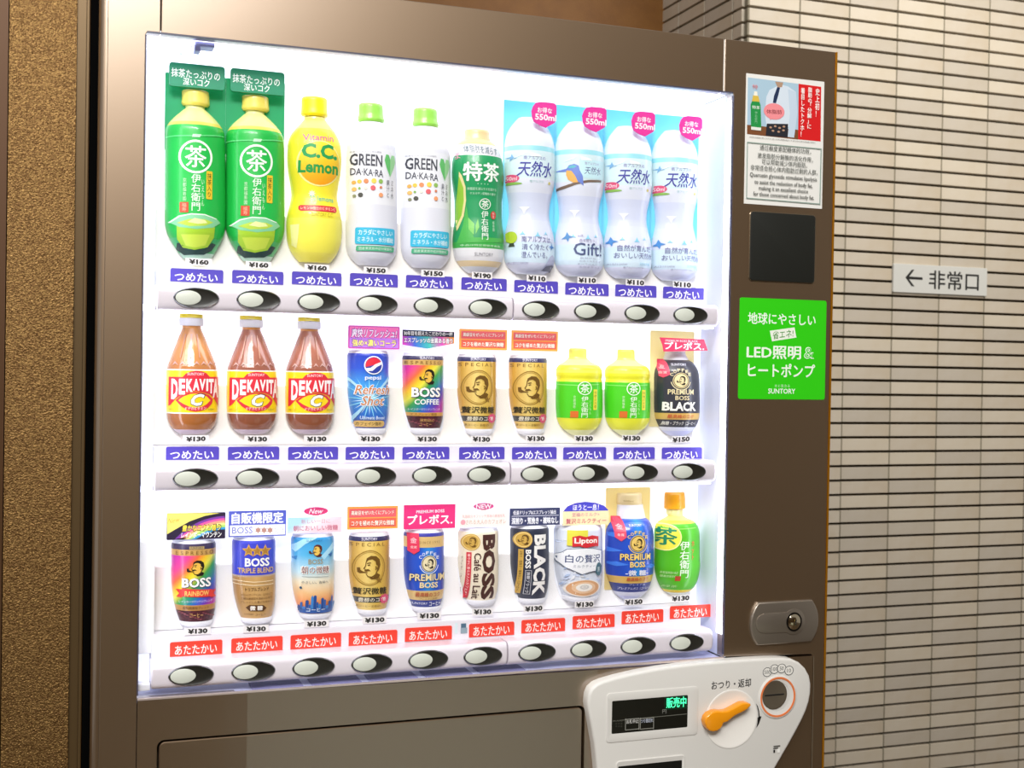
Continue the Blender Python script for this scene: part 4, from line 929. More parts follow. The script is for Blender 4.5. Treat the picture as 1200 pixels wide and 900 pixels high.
s.poly(Q([(232, 545), (262, 518), (300, 502), (345, 496), (390, 502), (425, 516), (450, 540), (444, 565), (420, 590), (390, 604), (345, 612), (300, 604), (262, 580)]), '#dc2a3c')
s.poly(Q([(247, 546), (275, 524), (310, 510), (345, 505), (385, 511), (412, 524), (434, 546), (412, 568), (385, 582), (345, 589), (308, 582), (275, 566)]), '#fad81a')
for ch, x0, x1, yb_, in (('D', 207, 243, 540), ('E', 249, 284, 512), ('K', 290, 328, 496), ('A', 328, 366, 488), ('V', 364, 402, 487), ('I', 406, 418, 492), ('T', 420, 452, 506), ('A', 446, 482, 530)):
    x, y = g7((x0+x1)/2+2, (420+yb_)/2); s.t(ch, x, y, (x1-x0)/5*.98, (yb_-420)/5, '#fbf2ef', .045, part='label_print')
s.t('C', 231.8, 468.6, 17.4, 15.6, '#2c2420', .07, part='label_print', shear=.3); s.t('C', 231.6, 468.6, 15.8, 14, '#fbf6ee', .045, part='label_print', shear=.3)
s.t('ドデカビタミン', 229.4, 478.4, 24, 3.8, '#fbe4dc', .01, tilt=.02); s.t('栄養ドリンク', 203.6, 479.6, 8, 1.8, '#8c8a3a', 0); s.t('炭酸飲料', 247.6, 479.6, 8, 1.8, '#8c8a3a', 0)
for i in range(7):        # glints of the embossed ribs under the shoulder, painted pale
    x = 203+i*8; s.poly([(x, 428), (x+3.6, 423), (x+7, 428), (x+3.6, 425.6)], M('#c9a196', .2, name='rib_glint', coat=0), 'embossing_glints')
for x0, x1, wd in ((219, 212, 1.2), (224.6, 222.4, 2.2), (231, 233.4, 1.4)): s.poly([(x0, 391), (x0+wd, 391), (x1+wd, 419), (x1, 419)], M('#c2927c', .2, name='rib_glint', coat=0), 'embossing_glints')  # upright glints on the glass, painted as pale streaks
v1 = D.done()
def relink(root, a, b):
    for ch in root.children:
        for sl in ch.material_slots:
            if sl.material == a: sl.link = 'OBJECT'; sl.material = b
for i, lb in ((1, 'brown vitamin drink bottle with yellow and red wrapper, middle one of the three'), (2, 'brown vitamin drink bottle with yellow and red wrapper, right one of the three')):
    r_ = copy_thing(v1, i*PX, 0, lb); relink(r_, liq1, liq2)

# cola can
def P2(D, *a): return D.L(*a)
D = can('cola_can', 'blue cola can with white burst and round tricolour emblem on the middle shelf', None, 406.4, 455, 414, 502, [(400, '#2f4fc0')])
b = G('cola_blue', [(0, '#2a49b8'), (.35, '#3f8fe0'), (.55, '#4aa6ea'), (.8, '#3057cc'), (1, '#2b3fb0')], D.L(431, 502), D.L(431, 414), .3, .35)
for o in D.root.children:
    if o.name.startswith('body'): o.data.materials[0] = b
s = D.sheet
for a in range(26):
    an = 2*PI*a/26+.1; r1 = 30 if a % 2 else 19; x, y = 433, 468
    s.poly([(x+2*math.cos(an+.5), y+2*math.sin(an+.5)), (x+r1*math.cos(an), y+min(1.1, 1)*r1*math.sin(an)), (x+2*math.cos(an-.5), y+2*math.sin(an-.5))], '#8fdcf6' if a % 2 else '#d9f4fc')
s.poly([(407, 436), (428, 460), (426, 461), (406, 439)], '#a9dcf6'); s.poly([(457, 440), (440, 460), (442, 461), (458, 444)], '#a9dcf6')
s.poly([(412, 494), (427, 474), (429, 475), (416, 496)], '#a9dcf6')
s.oval(437.6, 428, 10.6, 10.8, '#f2f3fa'); s.oval(437.6, 428, 9.4, 9.6, '#2b3c9c')
s.oval(437.6, 428.4, 9.2, 9.4, '#d8283c', a0=.35, a1=3.35); s.poly([(428.6, 431.5), (434, 431), (439, 427), (446.4, 424), (446.8, 427), (441, 430), (436, 434.6), (429.4, 434.8)], '#f2f3fa')
s.t('pepsi', 437, 443.2, 18, 6, '#eef3fd', .015)
s.t('Refresh', 437.4, 456.6, 41, 12, '#f4f6ff', .05, shear=.25, part='label_print'); s.t('Refresh', 437.4, 456.6, 39, 10.6, '#c47f4a', .012, shear=.25, part='label_print')
s.t('Shot', 437, 469.6, 27, 12.4, '#f4f6ff', .05, shear=.25, part='label_print'); s.t('Shot', 437, 469.6, 25.4, 11, '#c47f4a', .012, shear=.25, part='label_print')
s.t('Ultimate Boost', 437.6, 489.6, 27, 4, '#e5f5ff', .01)
s.rect(418.6, 493, 451, 500.6, '#d9b46a', 3.4); s.t('カフェイン強め', 434, 496.8, 26, 4.6, '#5f4a22', .01)
D.done()
hd, hs = card('header_card', 'pink and violet header card with outlined writing above the cola can', 408.4, 382, 468.6, 409, .050, '#c64fa8', r=1.6, group='header cards', th=.0015)
hs.rect(409.8, 383.4, 467.2, 396, '#ee6fae', 1); hs.rect(409.8, 396, 467.2, 407.6, '#b878d8', 1)
hs.t('爽快リフレッシュ!', 438.6, 390.6, 54, 11, '#7e2c96', .06, shear=.2, part='label_print'); hs.t('爽快リフレッシュ!', 438.6, 390.6, 53, 10, '#fff4fb', .02, shear=.2, part='label_print')
hs.t('強め×濃いコーラ', 438.6, 402, 52, 8.6, '#6b3aa0', .06, part='label_print'); hs.t('強め×濃いコーラ', 438.6, 402, 51, 7.8, '#fbec6a', .02, part='label_print'); hs.done(hd)

# rainbow cans
def rainbow(D, x0, y0, x1, y1, k):
    return G('rainbow_print_%d' % k, [(0, '#c22a9a'), (.14, '#e0408c'), (.27, '#ea6a3c'), (.38, '#f0c62c'), (.46, '#e9e04a'), (.56, '#3fa04a'), (.68, '#2c8c8c'), (.78, '#2f63c4'), (.9, '#6c3fb8'), (1, '#b83aa8')], D.L(x0, y0), D.L(x1, y1), .3, .35)
def beans(): return M('#5a2230', .4, noise=(420, .9, '#2c0f18'), name='bean_print')
D = can('coffee_can', 'rainbow coffee can with man-and-pipe emblem on the middle shelf', None, 470.6, 519, 417, 502, [(400, '#352f55'), (421.6, '#c9a25c'), (428, '#ffffff'), (483.4, '#d8a24c'), (487.6, beans())])
rb = rainbow(D, 472, 432, 520, 474, 1)
for o in D.root.children:
    if o.name.startswith('body'):
        o.data.materials[2] = rb
s = D.sheet
s.t('SUNTORY', 501, 419.8, 17, 3, '#d9d5e4', .01); s.t('E S P R E S S O', 498, 425, 40, 3.6, '#7d5a24', .005)
pipe_man(s, 500.6, 441.6, 18, 18, '#20160e', '#e9b94a')
s.t('BOSS', 500.8, 460, 33, 12.4, '#3a2a5a', .06, part='label_print'); s.t('BOSS', 500.4, 459.8, 32.4, 11.4, '#fbfaf4', .03, part='label_print')
s.t('COFFEE', 501, 471, 27.6, 6.4, '#fbfaf4', .02); s.t('レインボーマウンテンブレンド', 499, 479.6, 34, 2.8, '#ece6f6', 0)
s.t('エスプレッソ使用', 498, 485.6, 28, 2.8, '#5d3b18', 0); s.t('深煎焙煎', 501.4, 492.6, 16, 3.6, '#e0b16a', .005); s.t('コーヒー', 500, 497.4, 13, 4, '#e0b16a', .008)
for i in range(14): s.oval(474+i*3.2, 490.6+(i*37 % 9), 1.5, 1.0, '#84404a', n=8)
rain1 = D.done()
hd, hs = card('header_card', 'dark and rainbow pennant header card above the middle shelf rainbow can', 0, 0, 0, 0, .050, G('pennant_rainbow', [(0, '#c63fae'), (.2, '#3f63c8'), (.5, '#3fb6a8'), (.75, '#d84fb4'), (1, '#f09a3c')], (-.03, 0), (.03, .02)), group='header cards', th=.0015,
    pts=[(471.8, 404), (501, 408.6), (532.2, 402.6), (532.4, 389), (472, 386.2)])
hs.poly([(471.8, 386.4), (532.3, 389.2), (532.3, 395.2), (471.9, 393.6)], '#2a2a3c'); hs.t('30年目を超えたこだわりの一杯', 502, 391, 57, 5, '#f4f1ea', .015, tilt=-.0)
hs.t('エスプレッソの金賞ある香り', 502, 399, 58, 6.6, '#4a2a6a', .05, part='label_print'); hs.t('エスプレッソの金賞ある香り', 502, 399, 57, 6, '#fffdf6', .015, part='label_print'); hs.done(hd)

# gold cans
gg = 'gold coffee cans'
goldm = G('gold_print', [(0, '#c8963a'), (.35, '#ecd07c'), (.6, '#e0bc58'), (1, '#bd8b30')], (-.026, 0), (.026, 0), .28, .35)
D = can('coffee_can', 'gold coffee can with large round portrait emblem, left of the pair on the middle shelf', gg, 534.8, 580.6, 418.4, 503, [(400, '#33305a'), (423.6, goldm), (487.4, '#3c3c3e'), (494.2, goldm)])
s = D.sheet
s.t('SUNTORY', 561, 421, 17, 3.2, '#d9d5e4', .012); s.t('S P E C I A L', 560, 427.2, 36, 4, '#8a672a', .004)
s.ring(561, 454, 17.4, 20.4, 1.0, '#9d7a2e'); s.ring(561, 454, 15.4, 18.4, .5, '#b18e3e')
pipe_man(s, 560.6, 453.4, 25, 27, '#6b4c18', None)
s.star(571, 468.4, 4, '#8a6726', 5, .4)
s.t('贅沢微糖', 562.6, 480.4, 34.6, 7.8, '#34301f', .018); s.t('豊醇のコク', 564, 490.8, 27, 5, '#f1ead2', .012); s.star(577.8, 490.6, 6.4, '#e0527a', 10, .72); s.t('香', 577.4, 490.6, 4, 4.4, '#fbe6e8', .01, part='label_print')
s.t('微糖コーヒー 砂糖50%', 560, 498.4, 28, 2.8, '#7a5618', 0)
gc = D.done()
def goldheader(x0, y0, x1, y1, label):
    hd, hs = card('header_card', label, x0, y0, x1, y1, .050, '#f2a94e', r=.5, group='header cards', th=.0015); w = x1-x0; h = y1-y0; x = (x0+x1)/2; y = (y0+y1)/2
    hs.rect(x0+2, y0+2.4, x1-2, y-.6, '#e85f66'); hs.rect(x0+2, y+.6, x1-2, y1-2.4, '#e8664e')
    hs.t('高級豆をぜいたくにブレンド', x, y-h*.23, w*.86, h*.21, '#b03a44', .045, part='label_print'); hs.t('高級豆をぜいたくにブレンド', x, y-h*.23, w*.85, h*.19, '#fffbe9', .012, part='label_print')
    hs.t('コクを極めた贅沢な微糖', x, y+h*.23, w*.86, h*.24, '#b03a44', .045, part='label_print'); hs.t('コクを極めた贅沢な微糖', x, y+h*.23, w*.85, h*.22, '#fffbe9', .012, part='label_print'); hs.done(hd); return hd
gh = goldheader(538.6, 386, 594.4, 410, 'red and orange header card above the left gold can of the middle shelf')
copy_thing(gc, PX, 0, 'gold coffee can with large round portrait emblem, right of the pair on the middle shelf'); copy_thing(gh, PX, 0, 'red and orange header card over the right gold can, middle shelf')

# small green teas
sg = 'small squat yellow-green tea bottles'
D = Drink('tea_bottle', 'small squat tea bottle with yellow-green tea and green wrapper, left of the pair', 'bottle', sg,
    [(421, 664, 689), (424, 660.6, 692), (428, 653.6, 700), (433, 650.2, 703.4), (440, 650, 704), (444, 651, 703.2), (448, 650, 704), (470, 649.6, 704.4), (488, 650.4, 704), (495, 652.4, 702.4), (501, 656, 699), (506, 662, 694), (510.6, 669, 688)],
    [(400, '#f4f08e'), (428, '#ecea3a'), (433.6, '#f6f25e'), (437, '#e8e636'), (447.4, '#4fd024'), (490, '#e9ea38'), (504, '#eef0b4')],
    (('cap', '#f2ee6c', [(408, 667.4, 685.6), (409.4, 666.2, 686.8), (419, 666, 687), (421, 664.4, 688.6)]),))
s = D.sheet
s.poly([(650, 449.6), (677, 451), (704, 450), (704, 451), (677, 452.2), (650, 450.8)], '#8be26a')
tea_mark(s, 685.4, 455, 8); s.v('伊右衛門', 685, 477, 8, 25, '#effae4', .008); s.v('いえもん', 691.4, 477, 2.4, 17, '#d6f5c0', 0)
s.rect(695.4, 456.4, 700.2, 480.4, '#f1e23c', .6); s.v('特徴の冷茶', 697.8, 468.4, 3, 20, '#5b7a1a', 0)
s.rect(670.4, 481.8, 678.2, 489.6, '#d8702c', .5); s.v('京都福寿', 674.2, 471, 2.6, 15, '#d3f3bc', 0)
st = D.done(); copy_thing(st, PX, 0, 'small squat tea bottle with yellow-green tea and green wrapper, right of the pair')

# black bottle can
def bottlecan(label, group, rows, bands, neck, cap, capm='#f1f1f6'):
    D = Drink('coffee_bottle_can', label, 'bottle', group, rows, bands, (('neck', '#e3e4ec', neck),)+((('cap', capm, cap),) if cap else ()), coat=.4); return D
D = bottlecan('black coffee bottle can with cream emblem at the right end of the middle shelf', None,
    [(421.6, 775, 806), (424, 771, 809.6), (429, 767.4, 813.4), (435, 764.8, 816), (445, 764, 817.2), (475, 764, 817.6), (488, 764.8, 817.2), (494, 767, 816), (500.4, 770, 813.4), (502, 771, 812.6), (507, 776, 808), (511.4, 784, 801)],
    [(400, '#34343f'), (484, '#d3ad5e'), (491.6, '#34343f'), (500.6, '#dcdff0'), (505, '#c9cdf0')],
    [(413, 778, 802), (416, 777.4, 802.8), (421.6, 775, 806)], [(398, 779, 801), (399.4, 777.6, 802.4), (410, 777.4, 802.8), (413, 778, 802)])
s = D.sheet
s.t('SUNTORY', 798, 427.2, 16, 2.8, '#cfcfd8', .01)
def emblem(s, x, y, r, bgc='#ecd9a4', arc='#e9dcb2'):
    s.oval(x, y, r, r*1.08, bgc); s.ring(x, y, r*.92, r*1.0, r*.08, '#20160e'); pipe_man(s, x, y, r*1.15, r*1.25, '#20160e', None)
    for i, ch in enumerate('COFFEE'):
        a = PI*(.80-.12*i); s.t(ch, x+r*1.35*math.cos(a), y-r*1.45*math.sin(a), r*.36, r*.42, arc, .02)
    s.ring(x, y, r*1.22, r*1.32, r*.1, arc, a0=PI*1.05, a1=PI*1.95)
emblem(s, 798.4, 446, 8.6)
s.poly([(776.4, 420.4), (787, 420.4), (787.6, 439), (782, 442.6), (776.4, 438.6)], '#df4a68'); s.t('金', 781.8, 429, 5, 5.4, '#f6c8cc', .01, part='label_print'); s.t('金賞', 782, 436.4, 6, 3, '#f8dcdc', 0)
s.t('PREMIUM', 799, 459.4, 27, 6, '#ecdcae', .016); s.t('BOSS', 799.6, 466.4, 15, 5, '#ecdcae', .016); s.t('BLACK', 798.6, 476.4, 34.6, 10.6, '#f6f3ea', .04, part='label_print')
s.t('最高峰のコク', 799, 488, 27, 4.6, '#c04a2c', .012); s.t('無糖・ブラック〔コーヒー〕', 799.6, 496.2, 34, 4.8, '#eceae2', .01)
D.done()
card('backing_card', 'cream card behind the black bottle can', 761.6, 388, 813, 500, .0703, TM('#fbf3c8'), th=.0005, group='cream backing cards', cat='card')
hd, hs = card('header_card', 'crimson slanted header card above the black bottle can', 0, 0, 0, 0, .042, '#e5395e', group='header cards', th=.0015, pts=[(778, 412), (829.4, 410.8), (825, 397.8), (773.4, 395.4), (776.6, 404)])
hs.t('PREMIUM BOSS BLACK', 799, 399.6, 38, 2.6, '#fbe0e4', .01); hs.t('プレボス.', 802, 405.4, 46, 8.4, '#fff6f4', .03, part='label_print'); hs.done(hd)

# ---------------------------------------------------------------- row 3
D = can('coffee_can', 'rainbow coffee can with red ribbon at the left end of the bottom shelf', None, 200.2, 252.8, 637, 729, [(600, '#3a3050'), (644, '#c49a56'), (651, '#ffffff'), (709.4, '#b98646'), (716, beans())])
rb = rainbow(D, 203, 660, 254, 700, 2)
for o in D.root.children:
    if o.name.startswith('body'): o.data.materials[2] = rb
s = D.sheet
s.rect(222, 640.4, 239.4, 643.6, '#b09a62'); s.t('SUNTORY', 230.6, 642, 15, 2.4, '#3a3050', .01); s.t('E S P R E S S O', 229, 648, 44, 4.4, '#7d5a24', .005)
pipe_man(s, 229.4, 666, 21, 18.4, '#20160e', '#e9b94a')
s.t('BOSS', 231, 683, 34, 12, '#3a2a5a', .06, part='label_print'); s.t('BOSS', 230.6, 682.8, 33.4, 11, '#fbfaf4', .03, part='label_print')
s.poly([(207, 691.4), (214, 691), (214, 690), (248, 691), (248, 692), (254, 692), (250.6, 696.4), (254, 700.6), (247, 700.8), (247, 699.8), (214, 699.6), (214, 701), (208, 700.4), (211, 696)], '#e03a34'); s.t('RAINBOW', 231, 695.4, 28, 6.2, '#f0c46a', .02)
s.t('レインボーマウンテンブレンド', 230, 705, 38, 3, '#e6e2f4', 0); s.t('香料無添加ブレンド', 230, 712.6, 30, 3.4, '#5d3b18', .005); s.t('コーヒー', 230.6, 721.6, 15, 5, '#e0b16a', .012)
for i in range(14): s.oval(212+i*2.9, 718.6+(i*37 % 9), 1.5, 1.0, '#84404a', n=8)
D.done()
hd, hs = card('header_card', 'dark header card with rainbow arc and yellow corner, bottom shelf left end', 195.6, 601, 264.4, 632, .050, '#2a2138', group='header cards', th=.0015)
import math as _mt
def arcband(hs, r0, r1, c):   # rainbow arc over the dark card
    cx_, cy_ = 268, 672; pts = []
    def clip(x, y): return (max(195.8, min(264.2, x)), max(601.2, min(631.8, y)))
    o = []
    for i in range(15):
        a = PI*(.52+.36*i/14); o.append(clip(cx_+r1*math.cos(a)*1.15, cy_-r1*math.sin(a)))
    for i in range(15):
        a = PI*(.88-.36*i/14); o.append(clip(cx_+r0*math.cos(a)*1.15, cy_-r0*math.sin(a)))
    q = [o[0]]
    for p in o[1:]:
        if abs(p[0]-q[-1][0])+abs(p[1]-q[-1][1]) > .05: q.append(p)
    if len(q) > 2: hs.poly(q, c)
hs.poly([(195.8, 601.2), (258, 601.2), (240, 604.6), (222, 611), (206, 620), (195.8, 626)], '#f4e66e')
for k, c in enumerate(('#7a3a9a', '#e0559a', '#f6a27c', '#f6ec8c', '#a9d86a', '#3a9ad0')): arcband(hs, 65-k*2.6, 67.6-k*2.6, c)
hs.t('New', 203.6, 609.6, 15, 6, '#d8a24c', 0, shear=.4, tilt=.15)
hs.t('豊かなコクと香り', 236, 618.4, 46, 8, '#2a2138', .07, shear=.15, part='label_print'); hs.t('豊かなコクと香り', 236, 618.4, 45, 7, '#fbe24c', .02, shear=.15, part='label_print')
hs.t('レインボーマウンテン', 236, 626.6, 47, 6.6, '#fbfbf6', .02, shear=.15, part='label_print'); hs.done(hd)

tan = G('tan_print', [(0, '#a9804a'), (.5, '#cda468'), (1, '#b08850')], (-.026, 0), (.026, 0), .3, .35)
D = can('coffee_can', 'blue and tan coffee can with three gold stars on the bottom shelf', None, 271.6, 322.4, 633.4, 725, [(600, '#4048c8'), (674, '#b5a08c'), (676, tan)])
s = D.sheet
for i in range(3): s.star(291.6+i*9.6, 645.6, 8, '#c99a4a', 5, .46); s.star(291.6+i*9.6, 645.6, 5, '#a87a34', 5, .46)
s.t('BOSS', 301.8, 658.8, 28.6, 10, '#fbfaf4', .03, part='label_print'); s.t('TRIPLE BLEND', 300.6, 668.4, 41, 6, '#d8b26c', .02, part='label_print')
for y in (680.4, 684.4): s.poly([(273, y), (297, y+1.2), (321, y), (321, y+1), (297, y+2.2), (273, y+1)], '#e9d4ac')
s.t('トリプルブレンド', 301.6, 690.4, 27, 4.4, '#4f3312', .015)
for y, tx in ((697, 'コロンビア・ブラジル・エチオピア'), (701.4, '三種の厳選豆を独自の比率で'), (705.8, 'ブレンドした豊かな味わい')): s.t(tx, 301.4, y, 36, 2.8, '#6b4a22', 0)
s.poly([(289, 712.8), (293, 709.4), (308.6, 709.4), (312.6, 712.8), (308.6, 716.6), (293, 716.6)], '#5b3a1a'); s.t('微 糖', 300.8, 713, 14, 5.4, '#fdf8ee', .03, part='label_print'); s.t('コーヒー', 306, 720.8, 12, 3, '#6b4a22', 0); s.t('SUNTORY', 293, 720.8, 10, 2, '#6b4a22', 0)
D.done()
hd, hs = card('header_card', 'blue and white header card with bold white characters above the three star can', 268.4, 598.6, 335.6, 628.6, .050, '#5561c4', r=.4, group='header cards', th=.0015)
hs.rect(269.6, 615, 334.4, 627.2, '#f6f6fb'); hs.t('自販機限定', 302, 606.8, 60, 12.6, '#fdfdff', .035, part='label_print'); hs.t('BOSS', 284, 621.4, 24, 7.6, '#6b74c8', .004)
for i in range(3): hs.star(302.4+i*7, 621.2, 3.8, '#b98a7c', 6, .6)
hs.t('トリプル\nブレンド', 327, 621.4, 11, 7, '#9aa0d8', 0); hs.done(hd)

D = can('coffee_can', 'sky-blue coffee can with sunrise city skyline on the bottom shelf', None, 340.6, 391, 629.6, 719.4, [(600, '#ffffff')])
sky = G('sunrise_print', [(0, '#e8744a'), (.16, '#f2965a'), (.3, '#f3c48a'), (.44, '#efe2c4'), (.58, '#bfe0ec'), (.8, '#58b4e2'), (1, '#3f9cd8')], D.L(366, 719), D.L(366, 630), .3, .35, wob=.006)
for o in D.root.children:
    if o.name.startswith('body'): o.data.materials[0] = sky
s = D.sheet
s.poly([(342, 642), (356, 632), (372, 630), (358, 638), (348, 648)], '#a6dcf2'); s.poly([(376, 652), (392, 636), (392, 644), (380, 656)], '#a6dcf2'); s.poly([(343, 655), (350, 652), (349, 657)], '#3a86c4'); s.poly([(385, 650), (391, 648), (389, 653)], '#2a70b4')
pipe_man(s, 370, 645.4, 15.6, 14.4, '#5a2420', '#e8c25a'); s.t('SUNTORY', 368.6, 633.4, 18, 2.4, '#3a6f94', 0)
s.t('BOSS', 370, 658, 16.6, 5.8, '#a8966a', .01); s.t('朝の微糖', 370, 667.8, 32, 9, '#fdfcf4', .05, part='label_print'); s.t('朝の微糖', 370, 667.8, 31, 8.4, '#7a3a40', .01, part='label_print')
s.poly([(355, 675.6), (385, 675.6), (385, 676), (355, 676)], '#7e8c94', 'lettering'); s.t('やさしい、後味へ', 369.6, 682.4, 30, 3.4, '#4f5a64', 0); s.oval(354, 689.4, 1.3, 1.5, '#345a78')
xx = 346
for i, h in enumerate((9, 13, 7, 11, 6, 14, 9, 18, 20, 12, 10, 17, 15, 8, 13, 18, 12)):
    wd = 2.2+(i*7 % 3)*.5; s.poly([(xx, 718.6), (xx, 718.6-h), (xx+wd/2, 717.4-h-(2 if i in (7, 15) else 0)), (xx+wd, 718.6-h), (xx+wd, 718.6)], ('#2b62ae', '#3f86cc', '#234f96')[i % 3]); xx += wd+.1
s.rect(344, 714.6, 390, 719.6, '#2b5aa4'); s.t('コーヒー', 371, 715, 20, 4.4, '#e9f3fb', .012)
D.done()
hd, hs = card('header_card', 'pastel header card with pink writing and pink oval tab above the skyline can', 337.6, 606, 400.4, 624.4, .050, G('pastel_sky', [(0, '#f0cdd8'), (.5, '#f4e6ee'), (1, '#aed8ee')], (0, 0), (-.01, .018)), group='header cards', th=.0015, r=.4)
hs.t('新しい一日に', 370, 610.8, 34, 5, '#c88a9a', 0); hs.t('朝においしい微糖', 370, 618.6, 52, 6.4, '#c05a78', .006); hs.done(hd)
bm = bmesh.new(); cx, cz = at(370.4, 599, .050); loft(bm, [at_y(ell(cx, cz, .0150, .0050, 28), .0512), at_y(ell(cx, cz, .0150, .0050, 28), .0500)], True, True); link('oval_tab', bm, M('#de3f78', .4), hd)
bm = bmesh.new(); box(bm, cx-.004, cx+.004, .0504, .0510, cz-.009, cz-.004); link('tab_stem', bm, M('#f4e6ee', .4), hd)
hs = Sheet(.050, off=.0001); hs.t('New', 370.4, 599, 17, 6, '#fff2f6', .01, shear=.35); hs.done(hd)

dz = at(433, 671, .06)[1]-at(559, 460.7, .06)[1]; dxx = at(431.5, 671, .06)[0]-at(558.2, 460.7, .06)[0]
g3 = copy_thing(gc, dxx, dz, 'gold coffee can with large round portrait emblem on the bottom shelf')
goldheader(407.4, 593.4, 466.4, 620, 'red and orange header card above the gold can of the bottom shelf')

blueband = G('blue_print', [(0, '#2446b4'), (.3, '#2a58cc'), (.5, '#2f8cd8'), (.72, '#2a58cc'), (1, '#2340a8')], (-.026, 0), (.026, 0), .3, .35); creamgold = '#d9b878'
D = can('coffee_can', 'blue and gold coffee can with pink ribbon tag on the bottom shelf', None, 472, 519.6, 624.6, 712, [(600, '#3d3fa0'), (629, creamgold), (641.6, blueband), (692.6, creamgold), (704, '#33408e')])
s = D.sheet
s.t('S I N C E  1 9 9 2', 504, 635.6, 24, 3, '#94703a', .0); emblem(s, 503, 660.6, 9.0, '#e9dcb4', '#dfe4f4')
s.t('PREMIUM', 502.6, 676.6, 40, 8.8, '#1a2a5a', .05, part='label_print'); s.t('PREMIUM', 502.6, 676.6, 39.4, 8.2, '#eedba6', .02, part='label_print'); s.t('BOSS', 503, 685.6, 20.6, 6.8, '#eedba6', .03, part='label_print')
s.t('最高峰のコク', 502.6, 697, 27, 5.4, '#b04a34', .012); s.t('プレミアム無糖', 503, 702, 20, 1.8, '#8a6a3a', 0); s.t('SUNTORY', 494, 708.2, 16, 2.6, '#e0e4f4', .0); s.t('コーヒー', 511, 707.8, 14, 5, '#e8ecf8', .015)
s.poly([(480.6, 625), (491.6, 625), (492.2, 645.6), (486.6, 650), (480.8, 646)], '#df3a5c'); s.t('金', 486.4, 633.6, 6, 6.4, '#f8ccd2', .01, part='label_print'); s.t('金賞', 486.4, 641.6, 6, 3, '#f8dcdc', 0)
D.done()
hd, hs = card('header_card', 'plain crimson header card above the blue and gold can', 473.6, 591.4, 533.8, 619.6, .050, '#e8357a', r=.3, group='header cards', th=.0015)
hs.t('PREMIUM BOSS', 504.4, 599.2, 33, 3.6, '#fde6ee', .02, tilt=.02); hs.t('プレボス.', 504, 608.8, 52, 11, '#fffafa', .03, part='label_print'); hs.done(hd)

D = can('coffee_can', 'cream coffee can with brown sideways writing and red strip on the bottom shelf', None, 535.6, 583.2, 623, 704, [(600, '#efe4cc')])
s = D.sheet
s.t('BOSS', 573, 665, 16.4, 77, '#4b2a24', .05, rot=1, part='label_print')
s.oval(553.4, 635.8, 9.4, 9.8, '#c9a24c'); s.ring(553.4, 635.8, 8.4, 8.8, .8, '#e6cc84'); pipe_man(s, 553.4, 635.8, 11, 12, '#6b4c18', None)
s.rect(548.4, 647.6, 553.2, 703.6, '#cf3040', 0); s.t('華やかに香る大人のカフェオレ', 550.8, 675.6, 2.6, 52, '#f6dcd6', .005, rot=1)
s.t('Café au Lait', 559.6, 675.6, 7.6, 55, '#4b2a24', .012, rot=1, part='label_print'); s.t('カフェオレ〔コーヒー飲料〕', 544.6, 676, 3, 46, '#8d7662', 0, rot=1)
D.done()
hd, hs = card('header_card', 'near-white header card with pink oval tab above the cream can', 538.6, 600.6, 595, 617, .050, '#efe9e4', r=.4, group='header cards', th=.0015)
hs.t('乳脂肪分オフリッチ風味の厳選生乳', 567, 604.8, 50, 3.6, '#d8a09c', 0); hs.t('癒される大人のカフェオレ', 567, 611.4, 52, 5.6, '#cfae9a', .005); hs.oval(542.6, 612, 2.8, 3, '#e6a0aa'); hs.done(hd)
bm = bmesh.new(); cx, cz = at(567, 593.4, .050); loft(bm, [at_y(ell(cx, cz, .0138, .0044, 28), .0512), at_y(ell(cx, cz, .0138, .0044, 28), .0500)], True, True); link('oval_tab', bm, M('#d9588c', .4), hd)
bm = bmesh.new(); box(bm, cx-.004, cx+.004, .0504, .0510, cz-.009, cz-.004); link('tab_stem', bm, M('#efe9e4', .4), hd)
hs = Sheet(.050, off=.0001); hs.t('NEW', 567, 593.4, 18, 5.4, '#fff2f6', .02); hs.done(hd)

D = can('coffee_can', 'black coffee can with white sideways writing and gold coin emblem on the bottom shelf', None, 596.6, 642, 619.6, 702.4, [(600, '#2d3246')])
s = D.sheet
s.t('BLACK', 632.8, 662.4, 15, 71.6, '#f3f1ee', .045, rot=1, part='label_print'); s.t('BOSS', 619.4, 655.4, 5.8, 22, '#f3f1ee', .03, rot=1, part='label_print')
s.oval(614.8, 632.8, 9.2, 9.6, '#c9a24c'); s.ring(614.8, 632.8, 8.2, 8.6, .8, '#ecd28c'); pipe_man(s, 614.8, 632.8, 11, 12, '#5b3c12', None)
s.rect(609.6, 644, 614.4, 697.4, '#c9a24c'); s.t('深煎り・粗挽き・雑味なし〔コーヒー〕', 612, 670.6, 2.8, 50, '#3a2a14', .0, rot=1)
for q in ((616.4, 668.6, 616.9, 697), (622.4, 668.6, 622.9, 697), (616.4, 668.4, 622.9, 668.9), (616.4, 696.8, 622.9, 697.3)): s.rect(*q, '#cfd0d8')
s.t('無糖ブラック', 619.6, 683, 3.6, 25, '#e3e4ea', .005, rot=1)
D.done()
hd, hs = card('header_card', 'dark slate header card with two white lines above the black can', 597.8, 595.4, 656.4, 615.6, .050, '#3c4164', r=.5, group='header cards', th=.0015)
hs.t('低温ドリップ&エスプレッソ抽出', 626.6, 600.4, 50, 4.8, '#f3f2f6', .02); hs.rect(599.8, 604, 655, 604.7, '#d9d9e6'); hs.t('深煎り・荒挽き・雑味なし', 627, 610, 55, 8, '#9a9cb4', .06, part='label_print'); hs.t('深煎り・荒挽き・雑味なし', 627, 610, 54, 7.2, '#fdfdff', .02, part='label_print'); hs.done(hd)

